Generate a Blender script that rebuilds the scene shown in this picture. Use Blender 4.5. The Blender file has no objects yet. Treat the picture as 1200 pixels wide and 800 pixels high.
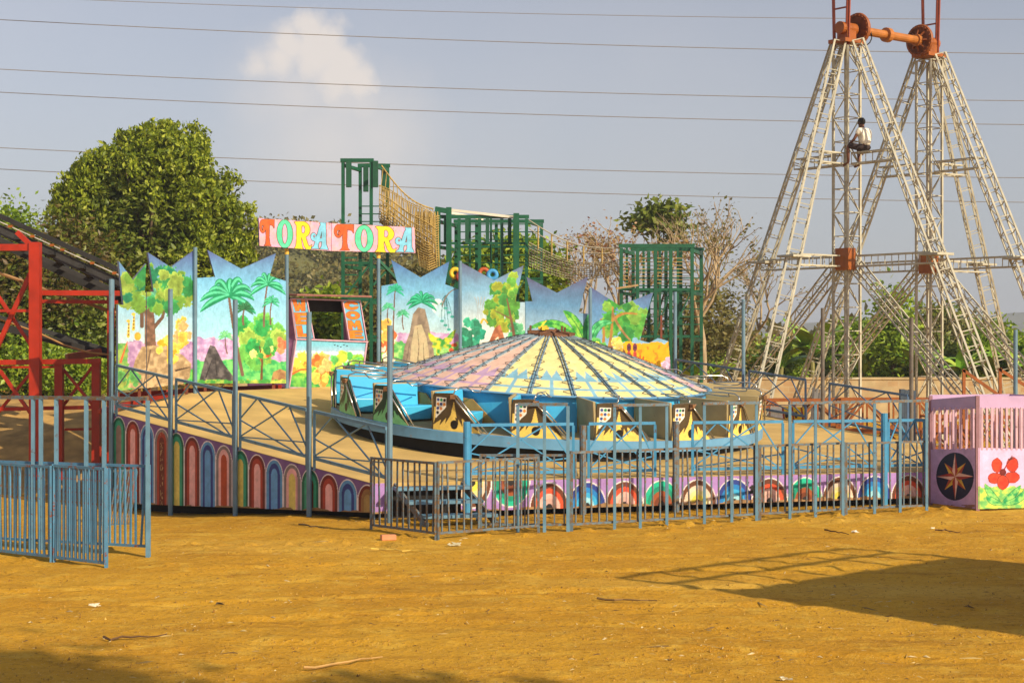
import bpy, math, random
import numpy as np
from mathutils import Vector, Matrix

R = math.radians
random.seed(7)
SC = bpy.context.scene
COL = SC.collection

# ------------------------------------------------------------------ camera
CAM_H = 2.9
F_PX = 2000.0            # focal length in photograph pixels (1200 wide)
cam_d = bpy.data.cameras.new('camera')
cam_d.sensor_width = 36.0
cam_d.lens = 60.0
cam_d.clip_start = 0.1
cam_d.clip_end = 3000.0
cam = bpy.data.objects.new('camera', cam_d)
COL.objects.link(cam)
cam.location = (0, 0, CAM_H)
cam.rotation_euler = (R(90), 0, 0)
SC.camera = cam

# ------------------------------------------------------------------ world, sun, exposure
SUN_AZ, SUN_EL = 46.0, 30.0      # degrees to the right of straight behind the camera
TO_SUN = Vector((math.sin(R(SUN_AZ)) * math.cos(R(SUN_EL)), -math.cos(R(SUN_AZ)) * math.cos(R(SUN_EL)), math.sin(R(SUN_EL))))
world = bpy.data.worlds.new('World')
SC.world = world
world.use_nodes = True
wn, wl = world.node_tree.nodes, world.node_tree.links
wn.clear()
sky = wn.new('ShaderNodeTexSky'); sky.sky_type = 'NISHITA'; sky.sun_disc = False
sky.sun_elevation = R(SUN_EL); sky.sun_rotation = R(180 - SUN_AZ)
sky.air_density = 1.0; sky.dust_density = 1.6; sky.ozone_density = 2.0; sky.altitude = 50
hs = wn.new('ShaderNodeHueSaturation'); hs.inputs['Hue'].default_value = .512; hs.inputs['Saturation'].default_value = 0.50; hs.inputs['Value'].default_value = 0.91
wl.new(sky.outputs[0], hs.inputs['Color'])
tint = wn.new('ShaderNodeMix'); tint.data_type = 'RGBA'; tint.blend_type = 'MULTIPLY'; tint.inputs['Factor'].default_value = 1
wl.new(hs.outputs[0], tint.inputs['A']); tint.inputs['B'].default_value = (1.0, .99, 1.02, 1)
tc = wn.new('ShaderNodeTexCoord')
nz = wn.new('ShaderNodeTexNoise'); nz.inputs['Scale'].default_value = 70; nz.inputs['Detail'].default_value = 8; nz.inputs['Roughness'].default_value = 0.55
wl.new(tc.outputs['Generated'], nz.inputs['Vector'])
def dirv(px, py):
    v = Vector(((px - 600) / F_PX, 1, (398 - py) / F_PX)); v.normalize(); return v
prev = None
for (px, py, rad, soft) in ((362, 34, .008, .006), (340, 50, .009, .008), (384, 52, .011, .006), (404, 70, .010, .006), (416, 94, .010, .007), (398, 86, .013, .010), (370, 62, .013, .010), (328, 68, .009, .010), (304, 76, .004, .010), (424, 122, .010, .014), (405, 112, .012, .014), (442, 160, .018, .034), (385, 165, .024, .040), (350, 110, .016, .030)):
    vm = wn.new('ShaderNodeVectorMath'); vm.operation = 'DISTANCE'
    wl.new(tc.outputs['Generated'], vm.inputs[0]); vm.inputs[1].default_value = dirv(px, py)
    ad = wn.new('ShaderNodeMath'); ad.operation = 'MULTIPLY_ADD'
    wl.new(nz.outputs['Fac'], ad.inputs[0]); ad.inputs[1].default_value = 0.020; wl.new(vm.outputs['Value'], ad.inputs[2])
    mr = wn.new('ShaderNodeMapRange'); mr.interpolation_type = 'SMOOTHSTEP'
    mr.inputs['From Min'].default_value = rad + .010 - soft * .8; mr.inputs['From Max'].default_value = rad + .010 + soft * 1.4
    mr.inputs['To Min'].default_value = 1; mr.inputs['To Max'].default_value = 0
    wl.new(ad.outputs[0], mr.inputs['Value'])
    out = mr.outputs[0]
    if soft > .012:
        ml = wn.new('ShaderNodeMath'); ml.operation = 'MULTIPLY'; ml.inputs[1].default_value = .62; wl.new(out, ml.inputs[0]); out = ml.outputs[0]
    if prev is None: prev = out
    else:
        mx = wn.new('ShaderNodeMath'); mx.operation = 'MAXIMUM'; wl.new(prev, mx.inputs[0]); wl.new(out, mx.inputs[1]); prev = mx.outputs[0]
nz2 = wn.new('ShaderNodeTexNoise'); nz2.inputs['Scale'].default_value = 5; nz2.inputs['Detail'].default_value = 4
wl.new(tc.outputs['Generated'], nz2.inputs['Vector'])
thin = wn.new('ShaderNodeMapRange'); thin.inputs['From Min'].default_value = .45; thin.inputs['From Max'].default_value = .75; thin.inputs['To Max'].default_value = .10
wl.new(nz2.outputs['Fac'], thin.inputs['Value'])
cl = wn.new('ShaderNodeMath'); cl.operation = 'MULTIPLY'; cl.inputs[1].default_value = .72; wl.new(prev, cl.inputs[0])
mx = wn.new('ShaderNodeMath'); mx.operation = 'MAXIMUM'; wl.new(cl.outputs[0], mx.inputs[0]); wl.new(thin.outputs[0], mx.inputs[1])
mix = wn.new('ShaderNodeMix'); mix.data_type = 'RGBA'
wl.new(mx.outputs[0], mix.inputs['Factor']); sx = wn.new('ShaderNodeSeparateXYZ'); wl.new(tc.outputs['Generated'], sx.inputs[0])
hb_ = wn.new('ShaderNodeMapRange'); hb_.inputs['From Min'].default_value = 0; hb_.inputs['From Max'].default_value = .20; hb_.inputs['To Min'].default_value = .60; hb_.inputs['To Max'].default_value = .12
wl.new(sx.outputs['Z'], hb_.inputs['Value'])
hmix = wn.new('ShaderNodeMix'); hmix.data_type = 'RGBA'; wl.new(hb_.outputs[0], hmix.inputs['Factor']); wl.new(tint.outputs['Result'], hmix.inputs['A']); hmix.inputs['B'].default_value = (4.6, 4.75, 5.2, 1)
wl.new(hmix.outputs['Result'], mix.inputs['A']); mix.inputs['B'].default_value = (7.8, 6.9, 6.1, 1)
bg = wn.new('ShaderNodeBackground'); bg.inputs['Strength'].default_value = 0.10
wl.new(mix.outputs['Result'], bg.inputs['Color'])
wo = wn.new('ShaderNodeOutputWorld'); wl.new(bg.outputs[0], wo.inputs['Surface'])

sun_d = bpy.data.lights.new('sun', 'SUN'); sun_d.energy = 4.5; sun_d.angle = R(0.55); sun_d.color = (1.0, 0.85, 0.60)
sun = bpy.data.objects.new('sun', sun_d); COL.objects.link(sun)
sun.rotation_euler = TO_SUN.to_track_quat('Z', 'Y').to_euler()
sun.location = TO_SUN * 60
vs = SC.view_settings
vs.view_transform = 'Standard'; vs.look = 'None'; vs.exposure = 0.23; vs.gamma = 1.0; vs.use_curve_mapping = False

# ------------------------------------------------------------------ helpers
def at(px, py, Y):                      # a point at distance Y seen at this place of the photograph
    return Vector(((px - 600) * Y / F_PX, Y, CAM_H + (398 - py) * Y / F_PX))
def gnd(px, Y, z=0.0):
    return Vector(((px - 600) * Y / F_PX, Y, z))
def on_plane(px, py, a, b):             # the point of the vertical plane through a and b
    d = np.array([(px - 600) / F_PX, np.ones_like(np.asarray(px, float)), (398 - py) / F_PX], dtype=object)
    nx, ny = -(b[1] - a[1]), (b[0] - a[0])
    t = (nx * a[0] + ny * a[1]) / (nx * d[0] + ny * d[1])
    return d[0] * t, d[1] * t, CAM_H + d[2] * t

def s2l(c):
    c = np.asarray(c, float) / 255.0
    return np.where(c <= .04045, c / 12.92, ((c + .055) / 1.055) ** 2.4)
def lin(c):
    return tuple(float(v) for v in s2l(c)) + (1.0,)

MATS = {}
def mat(name, rgb, rough=.6, var=.18, scale=6.0, bump=.0, metal=0.0, rust=0.0, rustcol=(92, 52, 30), spec=.5, coord='Object'):
    if name in MATS: return MATS[name]
    m = bpy.data.materials.new(name); m.use_nodes = True
    n, l = m.node_tree.nodes, m.node_tree.links
    p = n['Principled BSDF']
    p.inputs['Roughness'].default_value = rough; p.inputs['Metallic'].default_value = metal
    p.inputs['Specular IOR Level'].default_value = spec
    t = n.new('ShaderNodeTexCoord')
    nn = n.new('ShaderNodeTexNoise'); nn.inputs['Scale'].default_value = scale; nn.inputs['Detail'].default_value = 5
    l.new(t.outputs[coord], nn.inputs['Vector'])
    base = s2l(rgb)
    mx = n.new('ShaderNodeMix'); mx.data_type = 'RGBA'
    mx.inputs['A'].default_value = tuple(np.clip(base * (1 - var), 0, 1)) + (1,)
    mx.inputs['B'].default_value = tuple(np.clip(base * (1 + var) + var * .01, 0, 1)) + (1,)
    mr = n.new('ShaderNodeMapRange'); mr.inputs['From Min'].default_value = .3; mr.inputs['From Max'].default_value = .7
    l.new(nn.outputs['Fac'], mr.inputs['Value']); l.new(mr.outputs[0], mx.inputs['Factor'])
    col = mx.outputs['Result']
    if rust > 0:
        n2 = n.new('ShaderNodeTexNoise'); n2.inputs['Scale'].default_value = scale * 2.3; n2.inputs['Detail'].default_value = 8; n2.inputs['Roughness'].default_value = .7
        l.new(t.outputs[coord], n2.inputs['Vector'])
        r2 = n.new('ShaderNodeMapRange'); r2.inputs['From Min'].default_value = .66 - rust * .3; r2.inputs['From Max'].default_value = .74 - rust * .3
        l.new(n2.outputs['Fac'], r2.inputs['Value'])
        m2 = n.new('ShaderNodeMix'); m2.data_type = 'RGBA'; m2.inputs['B'].default_value = lin(rustcol)
        l.new(r2.outputs[0], m2.inputs['Factor']); l.new(col, m2.inputs['A']); col = m2.outputs['Result']
    l.new(col, p.inputs['Base Color'])
    if bump > 0:
        b = n.new('ShaderNodeBump'); b.inputs['Strength'].default_value = bump; b.inputs['Distance'].default_value = .02
        l.new(nn.outputs['Fac'], b.inputs['Height']); l.new(b.outputs[0], p.inputs['Normal'])
    MATS[name] = m
    return m

def paint_mat(name='painted_board', rough=.55, grime=.25):
    if name in MATS: return MATS[name]
    m = bpy.data.materials.new(name); m.use_nodes = True
    n, l = m.node_tree.nodes, m.node_tree.links
    p = n['Principled BSDF']; p.inputs['Roughness'].default_value = rough; p.inputs['Specular IOR Level'].default_value = .35
    a = n.new('ShaderNodeAttribute'); a.attribute_name = 'paint'
    t = n.new('ShaderNodeTexCoord')
    nn = n.new('ShaderNodeTexNoise'); nn.inputs['Scale'].default_value = 5; nn.inputs['Detail'].default_value = 8; nn.inputs['Roughness'].default_value = .65
    l.new(t.outputs['Object'], nn.inputs['Vector'])
    mr = n.new('ShaderNodeMapRange'); mr.inputs['From Min'].default_value = .35; mr.inputs['From Max'].default_value = .75
    mr.inputs['To Min'].default_value = 1.06; mr.inputs['To Max'].default_value = 1 - grime
    l.new(nn.outputs['Fac'], mr.inputs['Value'])
    mx = n.new('ShaderNodeVectorMath'); mx.operation = 'SCALE'
    l.new(a.outputs['Color'], mx.inputs[0]); l.new(mr.outputs[0], mx.inputs['Scale'])
    n2 = n.new('ShaderNodeTexNoise'); n2.inputs['Scale'].default_value = 34; n2.inputs['Detail'].default_value = 3
    l.new(t.outputs['Object'], n2.inputs['Vector'])
    r2 = n.new('ShaderNodeMapRange'); r2.inputs['From Min'].default_value = .70; r2.inputs['From Max'].default_value = .76; r2.inputs['To Max'].default_value = .55
    l.new(n2.outputs['Fac'], r2.inputs['Value'])
    m2 = n.new('ShaderNodeMix'); m2.data_type = 'RGBA'; m2.inputs['B'].default_value = lin((120, 96, 70))
    l.new(r2.outputs[0], m2.inputs['Factor']); l.new(mx.outputs[0], m2.inputs['A'])
    l.new(m2.outputs['Result'], p.inputs['Base Color'])
    MATS[name] = m
    return m

def leaf_mat(name, cols, trans=.35, rough=.45):
    m = bpy.data.materials.new(name); m.use_nodes = True
    n, l = m.node_tree.nodes, m.node_tree.links
    p = n['Principled BSDF']; p.inputs['Roughness'].default_value = rough; p.inputs['Specular IOR Level'].default_value = .4
    g = n.new('ShaderNodeNewGeometry')
    r = n.new('ShaderNodeValToRGB'); r.color_ramp.interpolation = 'LINEAR'
    e = r.color_ramp.elements
    while len(e) < len(cols): e.new(.5)
    for i, c in enumerate(cols):
        e[i].position = i / max(1, len(cols) - 1); e[i].color = lin(c)
    l.new(g.outputs['Random Per Island'], r.inputs['Fac'])
    l.new(r.outputs[0], p.inputs['Base Color'])
    tr = n.new('ShaderNodeBsdfTranslucent'); l.new(r.outputs[0], tr.inputs['Color'])
    ms = n.new('ShaderNodeMixShader'); ms.inputs[0].default_value = trans
    l.new(p.outputs[0], ms.inputs[1]); l.new(tr.outputs[0], ms.inputs[2])
    l.new(ms.outputs[0], n['Material Output'].inputs['Surface'])
    return m

def tag(o, label=None, cat=None, group=None, kind=None):
    if label: o['label'] = label
    if cat: o['category'] = cat
    if group: o['group'] = group
    if kind: o['kind'] = kind
    return o
def thing(name, label, cat, loc, group=None):
    o = bpy.data.objects.new(name, None); COL.objects.link(o)
    o.empty_display_size = .2
    o.location = loc
    o['base'] = list(loc)
    return tag(o, label, cat, group)
def base_of(o):
    while o.parent: o = o.parent
    return Vector(o['base']) if 'base' in o else Vector((0, 0, 0))
def add(name, mesh, parent=None, loc=None, rot=None):
    o = bpy.data.objects.new(name, mesh); COL.objects.link(o)
    if parent: o.parent = parent
    if loc is not None: o.location = loc
    if rot is not None: o.rotation_euler = rot
    return o
def copy_tree(o, parent=None):
    c = o.copy(); COL.objects.link(c); c.parent = parent
    for ch in list(o.children): copy_tree(ch, c)
    return c

class MB:
    def __init__(s): s.v = []; s.f = []; s.m = []; s.cur = 0
    def face(s, idx): s.f.append(idx); s.m.append(s.cur)
    def hexa(s, p):
        b = len(s.v); s.v += [tuple(q) for q in p]
        for q in ((0, 3, 2, 1), (4, 5, 6, 7), (0, 1, 5, 4), (1, 2, 6, 5), (2, 3, 7, 6), (3, 0, 4, 7)): s.face([b + i for i in q])
    def box(s, c, sz, rz=0.0):
        cx, cy, cz = c; x, y, z = sz[0] / 2, sz[1] / 2, sz[2] / 2
        ca, sa = math.cos(rz), math.sin(rz)
        pts = []
        for k in (-z, z):
            for (i, j) in ((-x, -y), (x, -y), (x, y), (-x, y)):
                pts.append((cx + i * ca - j * sa, cy + i * sa + j * ca, cz + k))
        s.hexa(pts)
    def bar(s, p0, p1, w, h=None, up=(0, 0, 1)):
        h = w if h is None else h
        p0, p1 = Vector(p0), Vector(p1); d = p1 - p0
        if d.length < 1e-6: return
        d.normalize(); u = Vector(up)
        if abs(d.dot(u)) > .98: u = Vector((0, 1, 0)) if abs(d.y) < .9 else Vector((1, 0, 0))
        x = d.cross(u).normalized(); y = x.cross(d).normalized()
        a, b = x * w / 2, y * h / 2
        s.hexa([p0 - a - b, p0 + a - b, p1 + a - b, p1 - a - b, p0 - a + b, p0 + a + b, p1 + a + b, p1 - a + b])
    def tube(s, pts, r, n=8, r1=None, cap=True):
        pts = [Vector(p) for p in pts]; b = len(s.v); N = len(pts)
        r1 = r if r1 is None else r1
        ref = None
        for i, p in enumerate(pts):
            d = (pts[min(i + 1, N - 1)] - pts[max(i - 1, 0)]).normalized()
            if ref is None:
                ref = d.cross(Vector((0, 0, 1)))
                if ref.length < .05: ref = d.cross(Vector((1, 0, 0)))
            ref = (ref - d * ref.dot(d)).normalized(); o2 = d.cross(ref)
            rr = r + (r1 - r) * i / max(1, N - 1)
            for k in range(n):
                a = 2 * math.pi * k / n
                s.v.append(tuple(p + (ref * math.cos(a) + o2 * math.sin(a)) * rr))
        for i in range(N - 1):
            for k in range(n):
                k2 = (k + 1) % n
                s.face([b + i * n + k, b + i * n + k2, b + (i + 1) * n + k2, b + (i + 1) * n + k])
        if cap:
            s.face([b + k for k in range(n)][::-1]); s.face([b + (N - 1) * n + k for k in range(n)])
    def prism(s, poly, off):           # poly of 3-D points, extruded by the vector off
        b = len(s.v); n = len(poly); off = Vector(off)
        s.v += [tuple(Vector(p)) for p in poly] + [tuple(Vector(p) + off) for p in poly]
        s.face(list(range(b, b + n))); s.face([b + n + i for i in range(n)][::-1])
        for i in range(n):
            j = (i + 1) % n; s.face([b + i, b + n + i, b + n + j, b + j])
    def lathe(s, prof, n=24, c=(0, 0, 0), mtx=None):
        b = len(s.v)
        for (r, z) in prof:
            for k in range(n):
                a = 2 * math.pi * k / n
                p = Vector((r * math.cos(a), r * math.sin(a), z))
                if mtx is not None: p = mtx @ p
                s.v.append(tuple(p + Vector(c)))
        for i in range(len(prof) - 1):
            for k in range(n):
                k2 = (k + 1) % n
                s.face([b + i * n + k, b + i * n + k2, b + (i + 1) * n + k2, b + (i + 1) * n + k])
    def truss(s, p0, p1, w, bay, c=.045, t=.028, roll=0.0, w1=None, sides=4, full=False):
        p0, p1 = Vector(p0), Vector(p1); d = (p1 - p0); L = d.length; d.normalize()
        u = Vector((0, 0, 1)) if abs(d.z) < .9 else Vector((math.cos(roll), math.sin(roll), 0))
        x = d.cross(u).normalized(); y = x.cross(d).normalized()
        w1 = w if w1 is None else w1
        n = max(2, int(L / bay)); ring = []
        for i in range(n + 1):
            f = i / n; ww = (w + (w1 - w) * f) / 2; q = p0 + d * L * f
            if sides == 4: ring.append([q - x * ww - y * ww, q + x * ww - y * ww, q + x * ww + y * ww, q - x * ww + y * ww])
            else: ring.append([q - x * ww - y * ww * .6, q + x * ww - y * ww * .6, q + y * ww])
        for k in range(sides): s.bar(ring[0][k], ring[-1][k], c, c, up=y)
        for i in range(n + 1):
            for k in range(sides): 
                s.bar(ring[i][k], ring[i][(k + 1) % sides], t, t)
                if i < n and (full or k % 2 == 0):
                    a, b = (k, (k + 1) % sides) if (i + k) % 2 else ((k + 1) % sides, k)
                    s.bar(ring[i][a], ring[i + 1][b], t, t)
    def mesh(s, name, mats, off=(0, 0, 0), smooth=False):
        me = bpy.data.meshes.new(name)
        o = Vector(off)
        me.from_pydata([(v[0] - o.x, v[1] - o.y, v[2] - o.z) for v in s.v], [], s.f)
        mats = mats if isinstance(mats, (list, tuple)) else [mats]
        for q in mats: me.materials.append(q)
        if len(mats) > 1: me.polygons.foreach_set('material_index', s.m)
        if smooth: me.polygons.foreach_set('use_smooth', [True] * len(me.polygons))
        me.update()
        return me
    def build(s, name, mats, parent=None, loc=None, smooth=False):
        if parent is not None: return add(name, s.mesh(name, mats, base_of(parent), smooth), parent)
        l = Vector(loc) if loc is not None else Vector((0, 0, 0))
        o = add(name, s.mesh(name, mats, l, smooth), None, l)
        return o
def part(parent, name, mats, fn, smooth=False):
    m = MB(); fn(m); return m.build(name, mats, parent, smooth=smooth)
def bevel(o, w=.01, seg=1):
    b = o.modifiers.new('bevel', 'BEVEL'); b.width = w; b.segments = seg; b.limit_method = 'ANGLE'
    return o

def vnoise(x, y, seed=0):
    xi, yi = np.floor(x).astype(np.int64), np.floor(y).astype(np.int64); xf, yf = x - xi, y - yi
    def h(a, b):
        q = (a * 374761393 + b * 668265263 + seed * 974634541) & 0xffffffff
        q = ((q ^ (q >> 13)) * 1274126177) & 0xffffffff
        return ((q ^ (q >> 16)) & 0xffff) / 65535.0
    u, v = xf * xf * (3 - 2 * xf), yf * yf * (3 - 2 * yf)
    return (h(xi, yi) * (1 - u) + h(xi + 1, yi) * u) * (1 - v) + (h(xi, yi + 1) * (1 - u) + h(xi + 1, yi + 1) * u) * v
def fbm(x, y, seed=0, oct=4):
    r = 0; a = .5
    for i in range(oct): r = r + a * vnoise(x * 2 ** i, y * 2 ** i, seed + i * 17); a *= .5
    return r

# ---- a small painter: colours on a grid of points, later the painted face of a board
def inpoly(X, Y, poly):
    ins = np.zeros(np.shape(X), bool); n = len(poly)
    for i in range(n):
        x0, y0 = poly[i]; x1, y1 = poly[(i + 1) % n]
        if y0 == y1: continue
        c = ((y0 > Y) != (y1 > Y)) & (X < (x1 - x0) * (Y - y0) / (y1 - y0) + x0)
        ins ^= c
    return ins
class Canvas:
    def __init__(s, X, Y, bgc, seed=1, ns=1.0):
        s.X, s.Y = X, Y; s.seed = seed
        s.C = np.zeros(X.shape + (3,)); s.C[:] = s2l(bgc)
        s.N = fbm(X * .22 * ns, Y * .22 * ns, seed, 4); s.N2 = fbm(X * .9 * ns + 50, Y * .35 * ns, seed + 5, 3)
    def fill(s, mask, c, mott=.25, c2=None, k=None):
        c = s2l(c); N = (s.N - .47) * 2.2
        if c2 is not None:
            c2 = s2l(c2); t = np.clip(.5 + N * 1.6, 0, 1) if k is None else k
            col = c * (1 - t[..., None]) + c2 * t[..., None]
        else: col = np.broadcast_to(c, s.C.shape)
        col = col * (1 + mott * N + mott * .5 * (s.N2 - .45))[..., None]
        s.C = np.where(mask[..., None], np.clip(col, 0, 1), s.C)
    def poly(s, p, c, **k): s.fill(inpoly(s.X, s.Y, p), c, **k)
    def wob(s, amp=2.0, f=.3): return (fbm(s.X * f, s.Y * f, s.seed + 9, 3) - .45) * 2 * amp
    def ell(s, x, y, rx, ry, c, rough=0.0, **k):
        d = np.hypot((s.X - x) / rx, (s.Y - y) / ry)
        if rough: d = d + s.wob(rough, .35)
        s.fill(d < 1, c, **k)
    def dist(s, pts):
        D = np.full(s.X.shape, 1e9); T = np.zeros(s.X.shape); n = len(pts) - 1
        for i in range(n):
            (x0, y0), (x1, y1) = pts[i], pts[i + 1]
            dx, dy = x1 - x0, y1 - y0; q = dx * dx + dy * dy + 1e-9
            t = np.clip(((s.X - x0) * dx + (s.Y - y0) * dy) / q, 0, 1)
            d = np.hypot(s.X - x0 - t * dx, s.Y - y0 - t * dy)
            b = d < D; D = np.where(b, d, D); T = np.where(b, (i + t) / n, T)
        return D, T
    def stroke(s, pts, w0, w1, c, leafy=False, **k):
        D, T = s.dist(pts)
        w = w0 + (w1 - w0) * T
        if leafy: w = w0 * np.sin(np.pi * np.clip(T * .93 + .07, 0, 1)) ** .7 + .2
        s.fill(D < w / 2, c, **k)
def curve(p0, p1, p2, n=10):
    return [((1 - t) ** 2 * p0[0] + 2 * t * (1 - t) * p1[0] + t * t * p2[0], (1 - t) ** 2 * p0[1] + 2 * t * (1 - t) * p1[1] + t * t * p2[1]) for t in np.linspace(0, 1, n)]
def palm(c, x, y, R_, base=None, tw=3, cols=((28, 140, 95), (90, 205, 160)), n=8, trunk=(120, 92, 76), seed=0):
    rnd = random.Random(seed)
    if base: c.stroke(curve((x, y), ((x + base[0]) / 2 - 2, (y + base[1]) / 2), base), tw * .7, tw, trunk)
    for i in range(n):
        a = math.pi * (-0.12 + 1.24 * i / (n - 1)) + rnd.uniform(-.08, .08)
        L = R_ * rnd.uniform(.85, 1.1)
        ex, ey = x + math.cos(a) * L, y - math.sin(a) * L * .75 + L * .28
        mx, my = x + math.cos(a) * L * .6, y - math.sin(a) * L * .75 - L * .18
        cv = curve((x, y), (mx, my), (ex, ey))
        c.stroke(cv, R_ * .24, 0, cols[0], leafy=True, mott=.3)
        c.stroke([(p[0], p[1] - R_ * .035) for p in cv], R_ * .085, 0, cols[1], leafy=True)
def foliage(c, x0, x1, y0, y1, n, r, cols, seed=0):
    rnd = random.Random(seed)
    for i in range(n):
        a = rnd.uniform(0, 2 * math.pi); q = math.sqrt(rnd.random())
        x = (x0 + x1) / 2 + math.cos(a) * q * (x1 - x0) / 2; y = (y0 + y1) / 2 + math.sin(a) * q * (y1 - y0) / 2
        k = rnd.choice(cols); rr = r * rnd.uniform(.6, 1.2)
        c.ell(x, y, rr, rr * 1.15, [min(255, v * 1.14 + 6) for v in k], rough=.5)
        c.ell(x + rr * .05, y + rr * .12, rr * .92, rr, k, rough=.5, mott=.5)
def banana_leaf(c, p0, p1, p2, w, a=(40, 160, 70), b=(120, 205, 80)):
    cv = curve(p0, p1, p2, 14)
    c.stroke(cv, w + 1, 0, (20, 85, 50), leafy=True); c.stroke(cv, w, 0, a, leafy=True, c2=b); c.stroke(cv, 1.1, .4, (25, 110, 60))

def grid_object(name, parent, mtl, P3, C, keep):
    ny, nx = keep.shape[0] + 1, keep.shape[1] + 1
    idx = np.arange(nx * ny).reshape(ny, nx)
    q = np.stack([idx[:-1, :-1], idx[:-1, 1:], idx[1:, 1:], idx[1:, :-1]], -1)[keep]
    used = np.unique(q); rem = np.full(nx * ny, -1); rem[used] = np.arange(len(used))
    V = P3.reshape(-1, 3)[used]; q = rem[q]
    me = bpy.data.meshes.new(name)
    me.vertices.add(len(V)); me.vertices.foreach_set('co', V.astype(np.float32).ravel())
    nf = len(q); me.loops.add(nf * 4); me.polygons.add(nf)
    me.loops.foreach_set('vertex_index', q.astype(np.int32).ravel())
    me.polygons.foreach_set('loop_start', np.arange(0, nf * 4, 4, dtype=np.int32))
    me.update(calc_edges=True)
    at_ = me.color_attributes.new('paint', 'FLOAT_COLOR', 'POINT')
    cc = np.ones((len(V), 4), np.float32); cc[:, :3] = np.clip(C.reshape(-1, 3)[used], 0, 1)
    at_.data.foreach_set('color', cc.ravel())
    me.materials.append(mtl)
    o = add(name, me, parent)
    return o
def painted(parent, name, outline, a, b, draw, bgc, step=.5, lift=.006, thick=.03, edge=None, seed=1, board=True, front=None):
    """A board in the vertical plane through a-b, its outline given as seen in the photograph; a solid sheet plus its painted face."""
    base = base_of(parent)
    xs = [p[0] for p in outline]; ys = [p[1] for p in outline]
    gx = np.arange(min(xs), max(xs) + step, step); gy = np.arange(max(ys), min(ys) - step, -step)
    X, Y = np.meshgrid(gx, gy)
    c = Canvas(X, Y, bgc, seed); draw(c)
    wx, wy, wz = on_plane(X, Y, a, b)
    n = Vector((-(b[1] - a[1]), b[0] - a[0], 0)).normalized()
    mid = Vector(((a[0] + b[0]) / 2, (a[1] + b[1]) / 2, 0))
    if n.dot(-mid) < 0: n = -n             # towards the viewer's side
    P = np.stack([wx.astype(float) + n.x * lift - base.x, wy.astype(float) + n.y * lift - base.y, wz.astype(float) - base.z], -1)
    cx = (X[:-1, :-1] + X[1:, 1:]) / 2; cy = (Y[:-1, :-1] + Y[1:, 1:]) / 2
    o = grid_object(name, parent, paint_mat(), P, c.C, inpoly(cx, cy, outline))
    if board:
        m = MB()
        pl = [Vector([float(v) for v in on_plane(px, py, a, b)]) for px, py in outline]
        m.prism(pl, -n * thick)
        m.build('board', edge or mat('board_edge', (96, 104, 130), .7), parent)
    return o

BLUE = mat('blue_paint', (96, 136, 160), .5, .16, 5, rust=.20)
BLUE2 = mat('blue_paint_weathered', (92, 114, 128), .6, .2, 6, rust=.62, rustcol=(112, 88, 62))
BLUE3 = mat('bright_blue_paint', (66, 142, 186), .45, .14, 5, rust=.16)
RUSTY = mat('rusty_steel', (112, 74, 48), .8, .35, 9)
DARK = mat('dark_void', (26, 22, 20), .9, .3, 5)  # near-black, also stands in for shade under the deck and inside the booth

# ------------------------------------------------------------------ the setting: ground
def sstep(v): v = np.clip(v, 0, 1); return v * v * (3 - 2 * v)
def gz(x, y):
    return -0.38 * sstep((-np.asarray(x, float) - 1.6) / 6.0) * sstep((np.asarray(y, float) - 23.5) / 8.0)
def gv(px, Y):                      # ground point under this column of the photograph
    x = (px - 600) * Y / F_PX
    return Vector((x, Y, float(gz(x, Y))))
def axis(lo, hi, step, far, k=1.35):
    a = list(np.arange(lo, hi + 1e-6, step)); d = step; v = hi
    while v < far[1]: d *= k; v += d; a.append(v)
    d = step; v = lo
    while v > far[0]: d *= k; v -= d; a.insert(0, v)
    return np.array(a)
gx = axis(-9, 10.5, .075, (-900, 900)); gy = axis(12.5, 31, .075, (-80, 1400))
GX, GY = np.meshgrid(gx, gy)
near = sstep((GX + 11) / 2) * sstep((13 - GX) / 2) * sstep((GY - 9) / 3) * sstep((40 - GY) / 6)
GZ = gz(GX, GY) + near * ((fbm(GX * .5, GY * .5, 3, 3) - .45) * .07 + (fbm(GX * 2.2, GY * 2.2, 8, 4) - .47) * .042)
clod = np.clip(fbm(GX * 5, GY * 5, 21, 3) - .56, 0, 1) * .30
band = np.exp(-((GY - (25.2 + .45 * (GX + 1.1))) / .9) ** 2) + .35 * fbm(GX * .4, GY * .4, 40, 2)
GZ = GZ + near * clod * (.25 + band)
# old wheel ruts and scattered footprints pressed into the earth
for c0, c1, amp, ph in ((18.2, .06, .45, .3), (20.9, .16, .5, 1.4), (15.9, -.05, .35, 2.2)):
    for off in (0, 1.35):
        yy_ = c0 + off + c1 * GX + amp * np.sin(GX * .32 + ph); dd = np.abs(GY - yy_)
        worn = sstep((fbm(GX * .5 + off * 7, GY * .2, 31, 2) - .30) / .25)
        GZ = GZ - near * worn * (.030 * np.exp(-(dd / .11) ** 2) - .014 * np.exp(-((dd - .22) / .09) ** 2))
rfp = np.random.RandomState(77)
for k in range(420):
    fx, fy, fa = rfp.uniform(-7, 7), rfp.uniform(14.3, 25), rfp.uniform(0, 6.28)
    i0, i1 = np.searchsorted(gx, fx - .3), np.searchsorted(gx, fx + .3); j0, j1 = np.searchsorted(gy, fy - .3), np.searchsorted(gy, fy + .3)
    sx_, sy_ = GX[j0:j1, i0:i1] - fx, GY[j0:j1, i0:i1] - fy
    u_ = sx_ * math.cos(fa) + sy_ * math.sin(fa); v_ = -sx_ * math.sin(fa) + sy_ * math.cos(fa)
    GZ[j0:j1, i0:i1] -= .020 * np.exp(-(u_ / .15) ** 2 - (v_ / .075) ** 2)
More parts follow.
